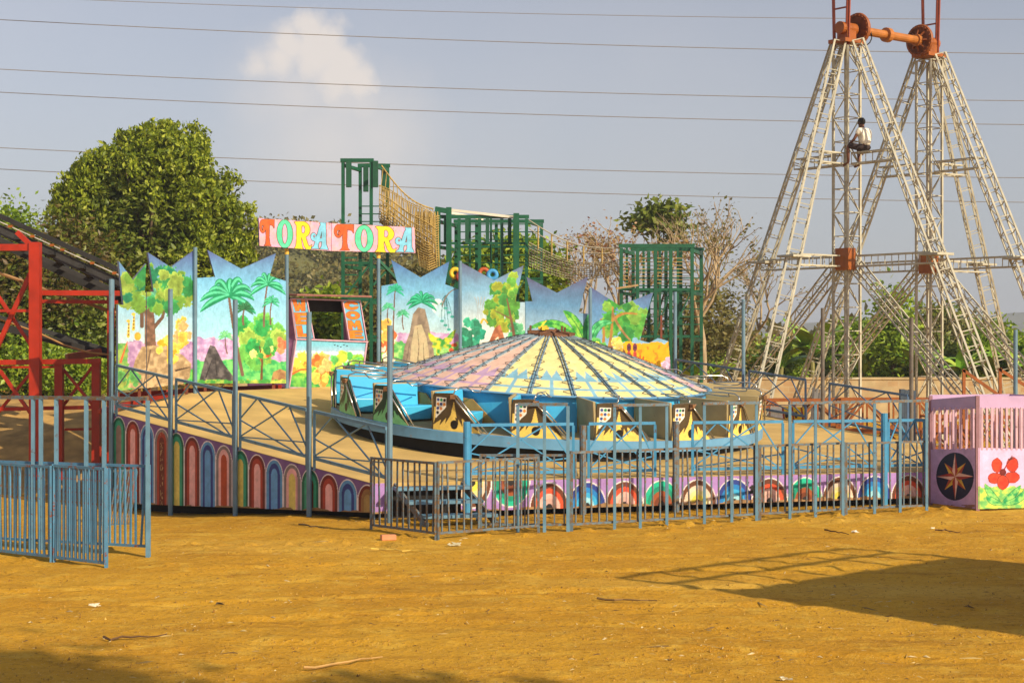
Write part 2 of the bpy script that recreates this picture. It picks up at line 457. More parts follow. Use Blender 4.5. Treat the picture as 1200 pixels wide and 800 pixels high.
def ground_material():
    m = bpy.data.materials.new('ochre_earth'); m.use_nodes = True
    n, l = m.node_tree.nodes, m.node_tree.links
    p = n['Principled BSDF']; p.inputs['Roughness'].default_value = .95; p.inputs['Specular IOR Level'].default_value = .1
    t = n.new('ShaderNodeTexCoord')
    def noise(sc, det=6, rg=.6, stretch=None):
        q = n.new('ShaderNodeTexNoise'); q.inputs['Scale'].default_value = sc; q.inputs['Detail'].default_value = det; q.inputs['Roughness'].default_value = rg
        if stretch:
            mp = n.new('ShaderNodeMapping'); mp.inputs['Scale'].default_value = stretch; mp.inputs['Rotation'].default_value = (0, 0, .25)
            l.new(t.outputs['Object'], mp.inputs['Vector']); l.new(mp.outputs[0], q.inputs['Vector'])
        else: l.new(t.outputs['Object'], q.inputs['Vector'])
        return q
    def mixc(a, b, fac, lo, hi):
        mr = n.new('ShaderNodeMapRange'); mr.inputs['From Min'].default_value = lo; mr.inputs['From Max'].default_value = hi
        l.new(fac, mr.inputs['Value'])
        x = n.new('ShaderNodeMix'); x.data_type = 'RGBA'; l.new(mr.outputs[0], x.inputs['Factor'])
        if isinstance(a, tuple): x.inputs['A'].default_value = a
        else: l.new(a, x.inputs['A'])
        x.inputs['B'].default_value = b
        return x.outputs['Result']
    big, mid, fin, strk = noise(.35, 4), noise(2.2, 6), noise(14, 6, .7), noise(1.6, 5, .6, (.35, 1.6, 1))
    c = mixc(lin((205, 155, 48)), lin((192, 140, 40)), big.outputs['Fac'], .35, .65)
    c = mixc(c, lin((218, 176, 72)), mid.outputs['Fac'], .52, .75)
    c = mixc(c, lin((170, 122, 36)), strk.outputs['Fac'], .55, .72)
    path = noise(.22, 3, .5, (.25, 1.3, 1)); c = mixc(c, lin((220, 180, 84)), path.outputs['Fac'], .55, .78)
    c = mixc(c, lin((138, 98, 32)), fin.outputs['Fac'], .54, .70)
    sp = noise(60, 3, .6)
    c = mixc(c, lin((222, 190, 130)), sp.outputs['Fac'], .62, .72)
    l.new(c, p.inputs['Base Color'])
    ad = n.new('ShaderNodeMath'); ad.operation = 'MULTIPLY_ADD'; ad.inputs[1].default_value = .5
    l.new(mid.outputs['Fac'], ad.inputs[0]); l.new(fin.outputs['Fac'], ad.inputs[2])
    b = n.new('ShaderNodeBump'); b.inputs['Strength'].default_value = .8; b.inputs['Distance'].default_value = .04
    l.new(ad.outputs[0], b.inputs['Height']); l.new(b.outputs[0], p.inputs['Normal'])
    return m
EARTH = ground_material()
def sheet(name, X, Y, Z, m, loc=(0, 0, 0)):
    ny, nx = X.shape; idx = np.arange(nx * ny).reshape(ny, nx)
    q = np.stack([idx[:-1, :-1], idx[:-1, 1:], idx[1:, 1:], idx[1:, :-1]], -1).reshape(-1, 4)
    me = bpy.data.meshes.new(name)
    V = np.stack([X, Y, Z], -1).reshape(-1, 3) - np.array(loc)
    me.vertices.add(len(V)); me.vertices.foreach_set('co', V.astype(np.float32).ravel())
    me.loops.add(len(q) * 4); me.polygons.add(len(q))
    me.loops.foreach_set('vertex_index', q.astype(np.int32).ravel()); me.polygons.foreach_set('loop_start', np.arange(0, len(q) * 4, 4, dtype=np.int32))
    me.polygons.foreach_set('use_smooth', np.ones(len(q), bool))
    me.update(calc_edges=True); me.materials.append(m)
    return add(name, me, None, loc)
tag(sheet('ground', GX, GY, GZ, EARTH), 'bare ochre earth of the fairground', kind='structure')

# earth bank behind the red frame, to the left of the ride
bx = np.linspace(-30, -7.2, 120); by = np.linspace(33, 50, 90)
BX, BY = np.meshgrid(bx, by)
rise = sstep((BY - 34.5) / 8.5)
BZ = -.75 + 2.15 * rise * sstep((-6.9 - BX) / 2.2 + .25) + (fbm(BX * .8, BY * .8, 5, 4) - .45) * .22
BANK = mat('bank_earth', (172, 136, 76), .95, .35, 2.5, bump=.6)
tag(sheet('earth_bank', BX, BY, BZ, BANK), 'bare earth bank rising behind the red frame', kind='structure')

# far hills
def hill(name, label, cx, Y, wid, dep, top, m, seed):
    hx = np.linspace(cx - wid, cx + wid, 110); hy = np.linspace(Y - dep, Y + dep, 50)
    X, YY = np.meshgrid(hx, hy)
    e = np.clip(1 - ((X - cx) / wid) ** 2, 0, 1) * np.clip(1 - ((YY - Y) / dep) ** 2, 0, 1)
    Z = -1 + (top + 1) * e ** .8 * (.75 + .5 * fbm(X * 8 / wid, YY * 4 / dep, seed, 4))
    tag(sheet(name, X, YY, Z, m), label, kind='structure')
    return X, YY, Z
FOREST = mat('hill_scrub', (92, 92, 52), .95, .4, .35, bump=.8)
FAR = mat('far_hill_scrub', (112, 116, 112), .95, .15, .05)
hA = hill('hill', 'scrub covered hill behind the entrance sign', -30, 185, 42, 40, 13.2, FOREST, 3)
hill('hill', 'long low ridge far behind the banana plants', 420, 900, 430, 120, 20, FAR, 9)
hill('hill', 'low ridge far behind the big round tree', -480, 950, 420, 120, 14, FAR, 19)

# ------------------------------------------------------------------ the ride's sloping platform
A = Vector((-2.29, 27.75, .60)); C_ = Vector((7.40, 30.40, .58)); E_ = Vector((8.75, 36.4, .72))
D_ = Vector((4.0, 42.5, 1.48)); G_ = Vector((-3.26, 41.5, 1.85)); F_ = Vector((-6.75, 36.5, 1.82)); B = Vector((-7.80, 33.4, 1.50))
RIM = [A, C_, E_, D_, G_, F_, B]
CEN = Vector((0.7, 35.0, 1.0))
plat = thing('ride_platform', 'low sloping tan ride platform with rainbow arches painted round its skirt', 'platform', (0.7, 35, 0))
DECK = mat('tan_deck', (198, 164, 98), .8, .22, 1.1, bump=.2, rust=.08, rustcol=(150, 112, 62))
def deck_fn(m):
    b = len(m.v); m.v += [tuple(p) for p in RIM] + [tuple(CEN)] + [(p.x, p.y, p.z - .06) for p in RIM] + [(CEN.x, CEN.y, CEN.z - .06)]
    n = len(RIM)
    for i in range(n):
        j = (i + 1) % n
        m.face([b + i, b + j, b + n]); m.face([b + n + 1 + j, b + n + 1 + i, b + 2 * n + 1]); m.face([b + i, b + n + 1 + i, b + n + 1 + j, b + j])
part(plat, 'deck', DECK, deck_fn)
def under(m):                          # near-black walls standing in for the shade under the deck, set back from the skirt
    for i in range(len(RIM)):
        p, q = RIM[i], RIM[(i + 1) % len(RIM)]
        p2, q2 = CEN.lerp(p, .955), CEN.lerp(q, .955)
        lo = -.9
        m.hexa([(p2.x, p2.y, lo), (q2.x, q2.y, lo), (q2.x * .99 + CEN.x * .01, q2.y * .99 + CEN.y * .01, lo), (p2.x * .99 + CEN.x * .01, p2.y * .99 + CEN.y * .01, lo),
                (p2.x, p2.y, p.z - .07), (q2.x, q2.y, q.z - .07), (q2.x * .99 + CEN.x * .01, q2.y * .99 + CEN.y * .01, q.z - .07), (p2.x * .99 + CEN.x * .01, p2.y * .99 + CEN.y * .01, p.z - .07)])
part(plat, 'under_deck_shade', DARK, under)

def skirt(name, p, q, zb0, zb1, draw, step=.0125, K=60.0, bgc=(128, 92, 150), seed=1, cut=False):
    L = (q - p).to_2d().length; d = (q - p).to_2d().normalized(); n = Vector((d.y, -d.x))
    if n.dot(Vector((CEN.x, CEN.y)) - p.to_2d()) > 0: n = -n
    T = np.arange(0, L + step, step); H = np.linspace(0, 1, int(1.9 / step) if L < 9 else int(.55 / step))
    TT, HH = np.meshgrid(T, H); f = TT / L
    top = p.z - .005 + (q.z - p.z) * f; bot = zb0 + (zb1 - zb0) * f
    ZZ = bot + (top - bot) * HH
    c = Canvas(TT * K, -ZZ * K, bgc, seed)
    draw(c, TT, ZZ, top, bot)
    base = base_of(plat)
    P = np.stack([p.x + d.x * TT + n.x * .012 - base.x, p.y + d.y * TT + n.y * .012 - base.y, ZZ - base.z], -1)
    o = grid_object(name, plat, paint_mat('skirt_paint', .6, .30), P, c.C, ~((TT[:-1, :-1] > .3) & (TT[:-1, :-1] < 1.5) & cut))
    def back(m):
        f_ = 1.5 / L if cut else 0
        pts = [Vector((p.x + (q.x - p.x) * f_, p.y + (q.y - p.y) * f_, zb0)), Vector((q.x, q.y, zb1)), Vector((q.x, q.y, q.z - .005)), Vector((p.x + (q.x - p.x) * f_, p.y + (q.y - p.y) * f_, p.z - .005))]
        m.prism(pts, Vector((-n.x, -n.y, 0)) * .03)
    part(o, 'backing_sheet', mat('sheet_steel', (90, 84, 96), .6), back)
    return o
def arch_tall(c, T, Z, top, bot):
    L = float(T.max()); nA = 15.6; sp = L / nA
    seqs = [((34, 108, 82), (62, 168, 132), (150, 128, 118)), ((118, 42, 28), (176, 66, 44), (244, 184, 182)), ((94, 156, 210), (50, 66, 142), (104, 166, 224)), ((140, 128, 128), (176, 66, 44), (110, 44, 26))]
    seqs2 = [((34, 108, 82), (62, 168, 132), (236, 216, 112)), ((118, 42, 28), (176, 66, 44), (244, 184, 182)), ((94, 156, 210), (50, 66, 142), (104, 166, 224)), ((140, 128, 128), (244, 184, 182), (186, 76, 34))]
    for i in range(17):
        tc_ = (i + .42) * sp; r = sp * .46
        se = (seqs if i < 4 else seqs2)[i % 4]
        if i == 11: se = ((140, 128, 128), (244, 184, 182), (236, 216, 112))
        if i == 12: se = ((34, 108, 82), (62, 168, 132), (96, 44, 28))
        if i == 15: se = ((118, 42, 28), (150, 110, 60), (170, 140, 80))
        slope = (top[0, -1] - top[0, 0]) / L
        ty = top[0, 0] + slope * tc_ - .05
        for k, (rr, col) in enumerate(((r + .018, (236, 226, 228)), (r, se[0]), (r * .70, se[1]), (r * .40, se[2]))):
            cy = ty - r * 1.15
            up = np.hypot((T - tc_) / rr, (Z - cy) / (rr * 1.15 if k < 2 else rr * 1.3)) < 1
            mask = np.where(Z > cy, up, np.abs(T - tc_) < rr)
            c.fill(mask, col, mott=.14)
    for k in range(1, 4): c.fill(np.abs(T - L * k / 4) < .008, (60, 44, 60))
    c.fill((Z < bot + .16 * np.clip(fbm(T * 3, Z * 2, 4, 4) - .42, 0, 1)) , (150, 116, 74), mott=.4)
    scr = (np.abs(T - 3.42 * sp) < .05) & (c.N2 > .56)
    c.fill(scr, (190, 160, 110))
arch_tall_side = skirt('arch_skirt', B, A, -.26, .12, arch_tall, seed=3)
def arch_low(c, T, Z, top, bot):
    seqs = [((44, 66, 150), (34, 130, 206), (60, 178, 232), (160, 222, 240)), ((112, 58, 36), (222, 84, 50), (238, 190, 178), (214, 170, 160)),
            ((24, 196, 158), (20, 150, 122), (160, 82, 44), (120, 60, 34)), ((112, 66, 40), (240, 214, 190), (234, 222, 150), (232, 220, 84))]
    L = float(T.max())
    for i in range(14):
        tc_ = 1.02 + i * .665
        inv = i in (1, 2)
        if i == 0: continue
        se = seqs[{1: 3, 2: 2, 3: 1}.get(i, (i - 4) % 4)]
        r = .325
        tz = float(top[0, min(top.shape[1] - 1, int(tc_ / L * top.shape[1]))]); bz = float(bot[0, min(top.shape[1] - 1, int(tc_ / L * top.shape[1]))])
        h = tz - bz - .06
        for rr, col in ((1.05, (240, 232, 232)), (1.0, se[0]), (.80, se[1]), (.60, se[2]), (.40, se[3]), (.2, (34, 30, 34))):
            if inv: m_ = np.hypot((T - tc_) / (r * rr), (tz - Z) / (h * rr)) < 1
            else: m_ = np.hypot((T - tc_) / (r * rr), (Z - bz) / (h * rr)) < 1
            c.fill(m_, col, mott=.14)
    for k in range(1, 5): c.fill(np.abs(T - L * k / 4.6) < .007, (96, 70, 110))
    c.fill((Z < bot + .2 * np.clip(fbm(T * 3, Z * 2, 4, 4) - .35, 0, 1)) , (160, 124, 84), mott=.4)
    blot = (np.abs(T - 6.66) < .09) & (c.N > .53) & (Z > bot + .12)
    c.fill(blot, (36, 30, 30))
skirt('arch_skirt', A, C_, .10, .12, arch_low, bgc=(176, 136, 206), seed=7, cut=True)
def plain(c, T, Z, top, bot): c.fill(np.ones(T.shape, bool), (150, 112, 170))
for p, q in ((C_, E_), (E_, D_)):
    def fn(m, p=p, q=q):
        m.prism([Vector((p.x, p.y, .1)), Vector((q.x, q.y, .1)), Vector((q.x, q.y, q.z - .01)), Vector((p.x, p.y, p.z - .01))], (-.03, -.01, 0))
    part(plat, 'plain_skirt', mat('plain_skirt_purple', (150, 112, 170), .6), fn)
# red bearers showing under the back edge
def bearers(m):
    for p, q in ((B, F_), (F_, G_)):
        m.bar(p + Vector((-.35, .28, .02)), q + Vector((-.35, .28, .02)), .08, .10)
part(plat, 'bearer', mat('red_paint', (150, 40, 20), .5, .2, 4, rust=.2), bearers)

# ------------------------------------------------------------------ the painted backdrop boards
SKYTOP, SKYMID, SKYLOW = (88, 104, 160), (120, 186, 226), (214, 236, 236)
def mural_sky(c, y0, y1, top=SKYTOP, mid=SKYMID, low=SKYLOW):
    t = np.clip((c.Y + c.wob(5, .12) - y0) / (y1 - y0), 0, 1)
    a, b, d = s2l(top), s2l(mid), s2l(low)
    k = t[..., None]
    col = np.where(k < .33, a + (b - a) * k / .33, b + (d - b) * (k - .33) / .67)
    col = col * (1 + .35 * (c.N2 - .45))[..., None]
    c.C = np.clip(col, 0, 1)
GREENS = ((52, 138, 74), (80, 152, 66), (112, 156, 58), (36, 120, 84), (140, 166, 70), (96, 176, 140))
MEADOW = ((70, 176, 96), (130, 200, 90))
def big_tree(c):
    mural_sky(c, 295, 420)
    c.fill(c.Y + c.wob(7, .13) > 398, (176, 134, 184), c2=(206, 170, 206))
    c.fill(c.Y + c.wob(6, .10) > 430, MEADOW[0], c2=MEADOW[1])
    c.fill((c.X + c.wob(3, .2) < 150) & (c.Y > 400), (96, 170, 86), c2=(150, 180, 90))
    c.stroke([(176, 402), (175, 370), (171, 345)], 13, 10, (112, 84, 66), c2=(140, 104, 84))
    for p in ([(175, 366), (163, 352), (154, 346)], [(178, 384), (190, 370), (196, 348)], [(166, 380), (166, 355), (165, 348)]):
        c.stroke(p, 5, 2.5, (112, 84, 66))
    foliage(c, 143, 226, 314, 362, 75, 9, GREENS, 4)
    c.stroke([(176, 402), (175, 380)], 12, 11, (104, 78, 62), c2=(140, 104, 84))
    # two small giraffes grazing behind the trunk
    for gx_, gy_ in ((151, 374), (157, 366)):
        c.stroke([(gx_, gy_), (gx_ - 1, gy_ + 18)], 2, 3.4, (236, 196, 70)); c.ell(gx_ - 1, gy_, 2.4, 1.6, (236, 196, 70))
        for k in range(4): c.ell(gx_ - .6, gy_ + 4 + k * 4, .8, 1, (70, 48, 30))
    c.ell(161, 392, 4, 5, (226, 178, 60))
    # pale boulder with a clump of yellow flowering grass where an animal was painted
    c.poly([(150, 452), (158, 420), (166, 404), (190, 402), (214, 414), (224, 424), (222, 440), (212, 450), (171, 456)], (168, 140, 104), c2=(196, 168, 128), mott=.3)
    c.stroke([(206, 432), (222, 428)], 2.5, 1, (84, 64, 50)); c.stroke([(176, 408), (168, 450)], 2, 1, (120, 96, 72))
    foliage(c, 186, 216, 392, 420, 14, 6, ((232, 192, 50), (214, 166, 40), (240, 208, 90)), 8)
    foliage(c, 204, 222, 372, 400, 9, 5, ((228, 170, 110), (232, 190, 80)), 9)
    foliage(c, 139, 160, 428, 455, 12, 5, ((90, 160, 84), (150, 170, 80)), 12)
    c.stroke([(141, 422), (149, 398)], 3, 1, (222, 110, 60))
def palm_shore(c):
    mural_sky(c, 292, 400, low=(170, 224, 240))
    c.fill(c.Y + c.wob(9, .10) > 395, (182, 142, 196), c2=(214, 178, 214))
    c.fill(c.Y + c.wob(6, .10) > 420, (60, 176, 100), c2=(116, 202, 110))
    foliage(c, 274, 330, 372, 420, 40, 9, ((48, 154, 76), (70, 166, 72), (104, 178, 78), (150, 186, 80)), 5)
    palm(c, 268, 345, 33, (284, 437), 4, seed=1, n=9)
    palm(c, 313, 332, 21, (309, 380), 2.6, seed=2); palm(c, 286, 360, 12, (285, 378), 2.4, cols=((36, 96, 60), (60, 130, 84)), seed=3); palm(c, 318, 352, 11, (317, 378), 2, seed=4)
    palm(c, 264, 392, 9, (266, 412), 1.6, cols=((70, 180, 110), (150, 220, 160)), seed=6)
    # dark boulder and a bush of yellow blossoms in place of painted figures
    c.poly([(233, 445), (240, 418), (246, 402), (252, 404), (262, 424), (274, 440), (272, 446)], (70, 66, 68), c2=(104, 98, 98), mott=.35)
    c.stroke([(241, 440), (248, 420)], 1.6, .6, (46, 42, 44)); c.stroke([(254, 438), (252, 416)], 1.4, .6, (50, 46, 48))
    c.stroke([(306, 444), (307, 420), (304, 404)], 3, 1.6, (112, 76, 48))
    foliage(c, 296, 320, 396, 428, 14, 4, ((236, 214, 130), (220, 190, 90), (196, 86, 46), (70, 160, 80), (60, 150, 70)), 15)
    c.poly([(317, 446), (320, 434), (328, 430), (335, 433), (335, 447)], (190, 150, 96), c2=(140, 100, 70))
    foliage(c, 324, 335, 396, 412, 7, 4, ((210, 106, 74), (226, 140, 96)), 16)
    c.fill((c.Y + c.wob(3, .3) > 443), (70, 160, 70), c2=(180, 190, 80))
def palms_and_rock(c):
    mural_sky(c, 303, 410, top=(74, 110, 172))
    c.ell(513, 357, 7, 9, (232, 242, 244)); c.ell(516, 362, 6, 8, (190, 226, 240))
    c.fill(c.Y + c.wob(6, .12) > 388, (200, 152, 204), c2=(222, 184, 222))
    c.fill(c.Y + c.wob(8, .10) > 400, (92, 190, 100), c2=(170, 220, 130))
    foliage(c, 447, 462, 376, 424, 16, 6, ((232, 150, 60), (214, 110, 60), (240, 190, 90), (240, 224, 200)), 3)
    palm(c, 463, 338, 11, (461, 416), 2, cols=((24, 158, 120), (60, 200, 160)), seed=1)
    palm(c, 455, 358, 8, (455, 376), 1.4, cols=((40, 170, 120), (110, 210, 160)), seed=2); palm(c, 472, 366, 8, (473, 384), 1.4, cols=((40, 170, 120), (110, 210, 160)), seed=3)
    # tall weathered grey rock stands where a figure was painted, its pale side to the front
    c.poly([(470, 430), (474, 404), (480, 388), (484, 366), (490, 358), (498, 360), (502, 376), (507, 400), (511, 430)], (140, 124, 108), c2=(160, 142, 122), mott=.25)
    c.poly([(480, 428), (482, 402), (486, 380), (494, 378), (500, 394), (503, 414), (500, 428)], (206, 192, 154), c2=(190, 172, 138), mott=.2)
    for p in ([(489, 426), (491, 404), (489, 382)], [(497, 424), (496, 400)], [(476, 424), (480, 400)]): c.stroke(p, 1.0, .4, (104, 88, 74))
    palm(c, 494, 352, 18, None, cols=((14, 138, 100), (60, 196, 150)), n=9, seed=5)
    for k in range(7):
        x = 516 + (k % 4) * 4; c.stroke(curve((522, 344), (x, 350 + k * 2), (x + 2, 356 + k * 5)), 1, .4, (60, 120, 130)); c.ell(x + 2, 354 + k * 5, 2.4, 1.3, (60, 170, 160))
    c.stroke(curve((518, 356), (524, 338), (536, 336)), 2, 1, (130, 120, 110))
    for a, b2 in (((502, 388), (508, 396)), ((534, 384), (526, 396)), ((512, 416), (516, 400)), ((506, 404), (512, 402)), ((530, 404), (522, 402))):
        c.stroke([(519, 397), b2, a], 7, 2, (66, 168, 70), leafy=True, c2=(216, 210, 60))
    for x, y in ((532, 402), (529, 408)): c.ell(x, y, 3, 2.4, (206, 92, 54), rough=.4)
    foliage(c, 505, 537, 418, 432, 10, 5, ((90, 190, 100), (236, 240, 230), (150, 210, 120)), 7)
def fruit_tree(c):
    mural_sky(c, 306, 400, top=(98, 104, 140), mid=(128, 180, 216), low=(236, 240, 230))
    for k in range(4): c.stroke(curve((556 + k * 4, 346), (562, 356 + k * 4), (558 + k * 3, 372)), 1, .4, (170, 176, 180))
    c.fill(c.Y + c.wob(4, .14) > 404, (206, 150, 206))
    foliage(c, 541, 564, 374, 408, 26, 5, ((30, 150, 120), (60, 178, 140), (40, 130, 100)), 2)
    c.stroke([(553, 410), (553, 376)], 1.2, .6, (40, 110, 80))
    c.stroke(curve((608, 428), (598, 376), (590, 332)), 6, 2, (130, 92, 62)); c.stroke([(598, 368), (578, 362)], 2.4, 1, (130, 92, 62)); c.stroke([(596, 360), (606, 344)], 2, 1, (130, 92, 62))
    foliage(c, 570, 606, 334, 382, 60, 6, ((84, 150, 54), (130, 165, 54), (64, 140, 60), (150, 160, 44)), 3)
    foliage(c, 592, 606, 320, 346, 14, 5, ((100, 170, 64), (150, 180, 56)), 6)
    foliage(c, 600, 616, 372, 408, 18, 6, ((60, 150, 96), (90, 170, 120)), 4)
    c.stroke(curve((608, 428), (602, 384), (594, 348)), 5, 1.6, (124, 88, 60)); c.stroke([(600, 372), (580, 362)], 2, .8, (124, 88, 60))
    # rust coloured termite mound with pale face, a plain stand-in for the painted ape
    c.poly([(572, 412), (574, 396), (580, 382), (586, 378), (590, 390), (594, 412)], (164, 96, 62), c2=(190, 120, 80))
    c.poly([(574, 412), (578, 398), (584, 392), (586, 412)], (236, 222, 190)); c.stroke(curve((564, 376), (566, 368), (571, 376)), 2.6, 1.6, (232, 176, 50))
    pass
def banana_panel(c):
    mural_sky(c, 323, 420, top=(90, 92, 128), mid=(96, 146, 190), low=(196, 226, 238))
    pass
    c.fill(c.Y + c.wob(4, .1) > 402, (150, 206, 222))
    banana_leaf(c, (684, 408), (660, 362), (618, 384), 9); banana_leaf(c, (686, 402), (676, 372), (660, 362), 11, (60, 170, 60), (150, 210, 80))
    banana_leaf(c, (687, 404), (688, 380), (690, 366), 9, (50, 150, 90), (90, 190, 120)); c.stroke([(688, 440), (686, 400)], 5, 3, (160, 196, 80))
    c.stroke(curve((636, 388), (632, 380), (640, 374)), 3, 1.5, (236, 214, 60))
def jungle_panel(c):
    mural_sky(c, 335, 420, top=(86, 92, 140), mid=(100, 150, 200), low=(150, 200, 226))
    foliage(c, 703, 758, 350, 392, 36, 8, ((60, 150, 56), (84, 160, 60), (48, 132, 60), (120, 170, 66)), 2)
    for p in (((706, 408), (710, 384), (704, 372)), ((713, 410), (718, 384), (718, 358)), ((720, 372), (728, 362), (746, 366))): c.stroke(curve(*p), 4, 2, (176, 130, 62))
    banana_leaf(c, (693, 404), (694, 372), (718, 376), 9, (48, 170, 100), (110, 210, 140))
    foliage(c, 693, 706, 398, 412, 10, 5, ((90, 170, 80), (200, 210, 70)), 5)
    c.fill((c.X + c.wob(4, .12) > 729) & (c.Y + c.wob(5, .14) > 399), (244, 190, 20), c2=(240, 168, 10), mott=.2)
    c.fill((c.X > 733) & (c.Y > 402) & (c.N > .66), (200, 130, 20))
    # bare branch and hanging fruit bunch instead of the painted monkey
    c.stroke(curve((718, 366), (726, 384), (738, 396)), 3.4, 2, (158, 118, 70), c2=(180, 138, 84))
    foliage(c, 716, 731, 396, 416, 12, 4, ((236, 206, 110), (224, 186, 70), (150, 100, 60)), 9)
    for x in (737, 744):
        c.ell(x, 405, 2.6, 5, (120, 50, 70)); c.ell(x, 413, 2.2, 3.6, (200, 70, 60)); c.ell(x, 405, 1, 2, (60, 40, 70))
    for k in range(7):
        a = math.pi * (.05 + .9 * k / 6); c.stroke([(750, 428), (750 + 9 * math.cos(a), 428 - 13 * math.sin(a))], 3.4, 2, (232, 92, 20))
    foliage(c, 774, 788, 420, 432, 8, 4, ((190, 150, 200), (214, 180, 214)), 6)
    c.ell(762, 428, 6, 3, (220, 210, 190)); c.ell(770, 430, 4, 3, (150, 80, 40))
boards = [
 ([(138.7, 303.7), (155.7, 326), (171, 307), (169.5, 340.5), (171.2, 341), (171.2, 452), (138, 456), (138, 355), (144.5, 355)], (138, 33.5), (171.2, 34.7), big_tree, 'narrow left half of the big tree mural beside the red frame'),
 ([(173, 293.7), (200, 311), (229, 290.5), (229, 446), (171.8, 452.5), (171.8, 340), (180, 340)], (171.8, 34.72), (229, 36.45), big_tree, 'right half of the big tree mural with a tan boulder and yellow grass'),
 ([(230, 323.7), (252, 322.5), (243, 291), (282.5, 313), (323, 295), (316, 321), (335, 327.5), (335, 447), (230, 447)], (230, 36.5), (335, 38.7), palm_shore, 'wide mural board of tall green palms and purple hills beside the welcome booth'),
 ([(447, 333), (465.6, 330), (458.4, 302.4), (493, 323), (526.4, 304.4), (521.6, 331), (535, 336), (538.5, 338), (538.5, 432), (447, 432)], (447, 41.55), (538.5, 41.8), palms_and_rock, 'mural board of teal palms round a tall grey rock'),
 ([(539.6, 305), (579, 326.4), (613.6, 309), (603.6, 351.6), (615, 352), (615, 434), (539.6, 434)], (539.6, 41.8), (615, 42.05), fruit_tree, 'mural board of a yellow green fruit tree under a pale sky'),
 ([(617, 322.5), (652.5, 341), (689, 322), (678, 365), (691, 365.6), (691, 436), (615.6, 436), (615.6, 351), (624, 351)], (615.6, 42.05), (691, 42.25), banana_panel, 'mural board of arching banana leaves under a dark blue sky'),
 ([(693, 334.7), (726, 356), (765, 341), (750, 396.6), (761, 399.5), (771, 394), (783, 397.5), (787, 440), (691.8, 440)], (691.8, 42.25), (787, 42.5), jungle_panel, 'mural board of green jungle with orange flower and yellow mustard field'),
]
POLE = mat('blue_pole_paint', (98, 128, 148), .5, .16, 3, rust=.15)
for i, (ol, (xa, Ya), (xb, Yb), fn, lab) in enumerate(boards):
    a, b = gnd(xa, Ya), gnd(xb, Yb)
    t = thing('mural_board', lab, 'mural', Vector(((a.x + b.x) / 2, (a.y + b.y) / 2, 1.5)))
    painted(t, 'painting', ol, a, b, fn, (120, 170, 210), step=.5, seed=11 if i < 2 else 11 + i)
    # back frame and feet standing on the deck edge
    n = Vector((-(b.y - a.y), b.x - a.x, 0)).normalized()
    if n.dot(-a) < 0: n = -n
    for k in (.12, .88):
        p = a.lerp(b, k) - n * .075
        def leg(m, p=p): m.bar((p.x, p.y, 1.4), (p.x, p.y, 3.55), .05, .07)
        part(t, 'back_post', mat('rust_brown_frame', (120, 60, 40), .7, .3), leg)

# ------------------------------------------------------------------ entrance sign
def letter_masks(ch, U, V):
    P = lambda pts: inpoly(U, V, pts)
    El = lambda x, y, rx, ry: np.hypot((U - x) / rx, (V - y) / ry) < 1
    if ch == 'O': return El(.5, .5, .46, .5) & ~El(.5, .5, .17, .36)
    if ch == 'T':
        m = P([(.40, .80), (.66, .80), (.64, .3), (.70, .06), (.78, 0), (.30, 0), (.40, .08), (.44, .3)])
        m |= P([(.16, .96), (.3, 1.0), (1.0, 1.0), (1.0, .66), (.92, .76), (.7, .80), (.3, .80), (.2, .76)])
        m |= El(.20, .74, .22, .25) & ~(El(.20, .68, .10, .11) & ~El(.24, .66, .05, .06))
        return m
    if ch == 'R':
        m = P([(.14, 1), (.44, 1), (.42, .3), (.46, .08), (.52, 0), (.02, 0), (.12, .1), (.16, .3), (.16, .85), (.04, .98)])
        m |= (El(.50, .72, .40, .29) & (U > .3)) & ~(El(.52, .72, .12, .15))
        m |= P([(.44, .46), (.64, .48), (.80, .16), (.90, .10), (1.0, .18), (.94, .0), (.74, -.03), (.60, .10)])
        return m
    m = P([(.52, 1), (.86, 1), (.88, .2), (1.0, 0), (.52, 0), (.62, .12), (.62, .78), (.54, .96)])
    m |= P([(.60, .92), (.70, .9), (.42, .12), (.46, 0), (.02, 0), (.18, .10), (.50, .86)])
    m |= P([(.10, .46), (.34, .36), (.66, .42), (.66, .30), (.36, .24), (.08, .32)])
    m |= El(.16, .44, .16, .15) & ~El(.2, .47, .06, .05)
    return m
def dilate(m, k):
    o = m.copy()
    for dy in range(-k, k + 1):
        for dx in range(-k, k + 1):
            if dx * dx + dy * dy <= k * k + 1: o |= np.roll(np.roll(m, dy, 0), dx, 1)
    return o
TCOL = {'T': (222, 96, 44), 'O': (92, 208, 164), 'R': (242, 210, 44), 'A': (126, 196, 226)}
def draw_sign(spec):
    def f(c):
        c.fill(np.ones(c.X.shape, bool), (238, 178, 186), c2=(226, 168, 200), mott=.15)
        c.fill(c.N2 > .68, (230, 140, 110))
        for ch, x0, x1, yt0, yt1, h in spec:
            U = (c.X - x0) / (x1 - x0); top = yt0 + (yt1 - yt0) * U; V = 1 - (c.Y - top) / h
            m = letter_masks(ch, U, V)
            c.fill(dilate(m, 3), (76, 60, 46)); c.fill(m, TCOL[ch], mott=.22)
    return f
sa, sb, sc_ = gnd(302, 38.0), gnd(388, 39.75), gnd(487, 41.9)
sign = thing('entrance_sign', 'long pink entrance sign reading TORA TORA in colourful letters on two poles', 'sign', (-4.9, 38.7, 1.8))
o1 = painted(sign, 'sign_board', [(303, 253.5), (388, 259.5), (388, 292), (304, 286)], sa, sb, draw_sign([('T', 304.5, 321, 255, 255, 31), ('O', 323.5, 343.5, 255, 256, 33), ('R', 344, 365, 257.5, 258.5, 32), ('A', 364, 384.5, 258, 259.5, 31)]), (238, 178, 186), step=.22, seed=3)
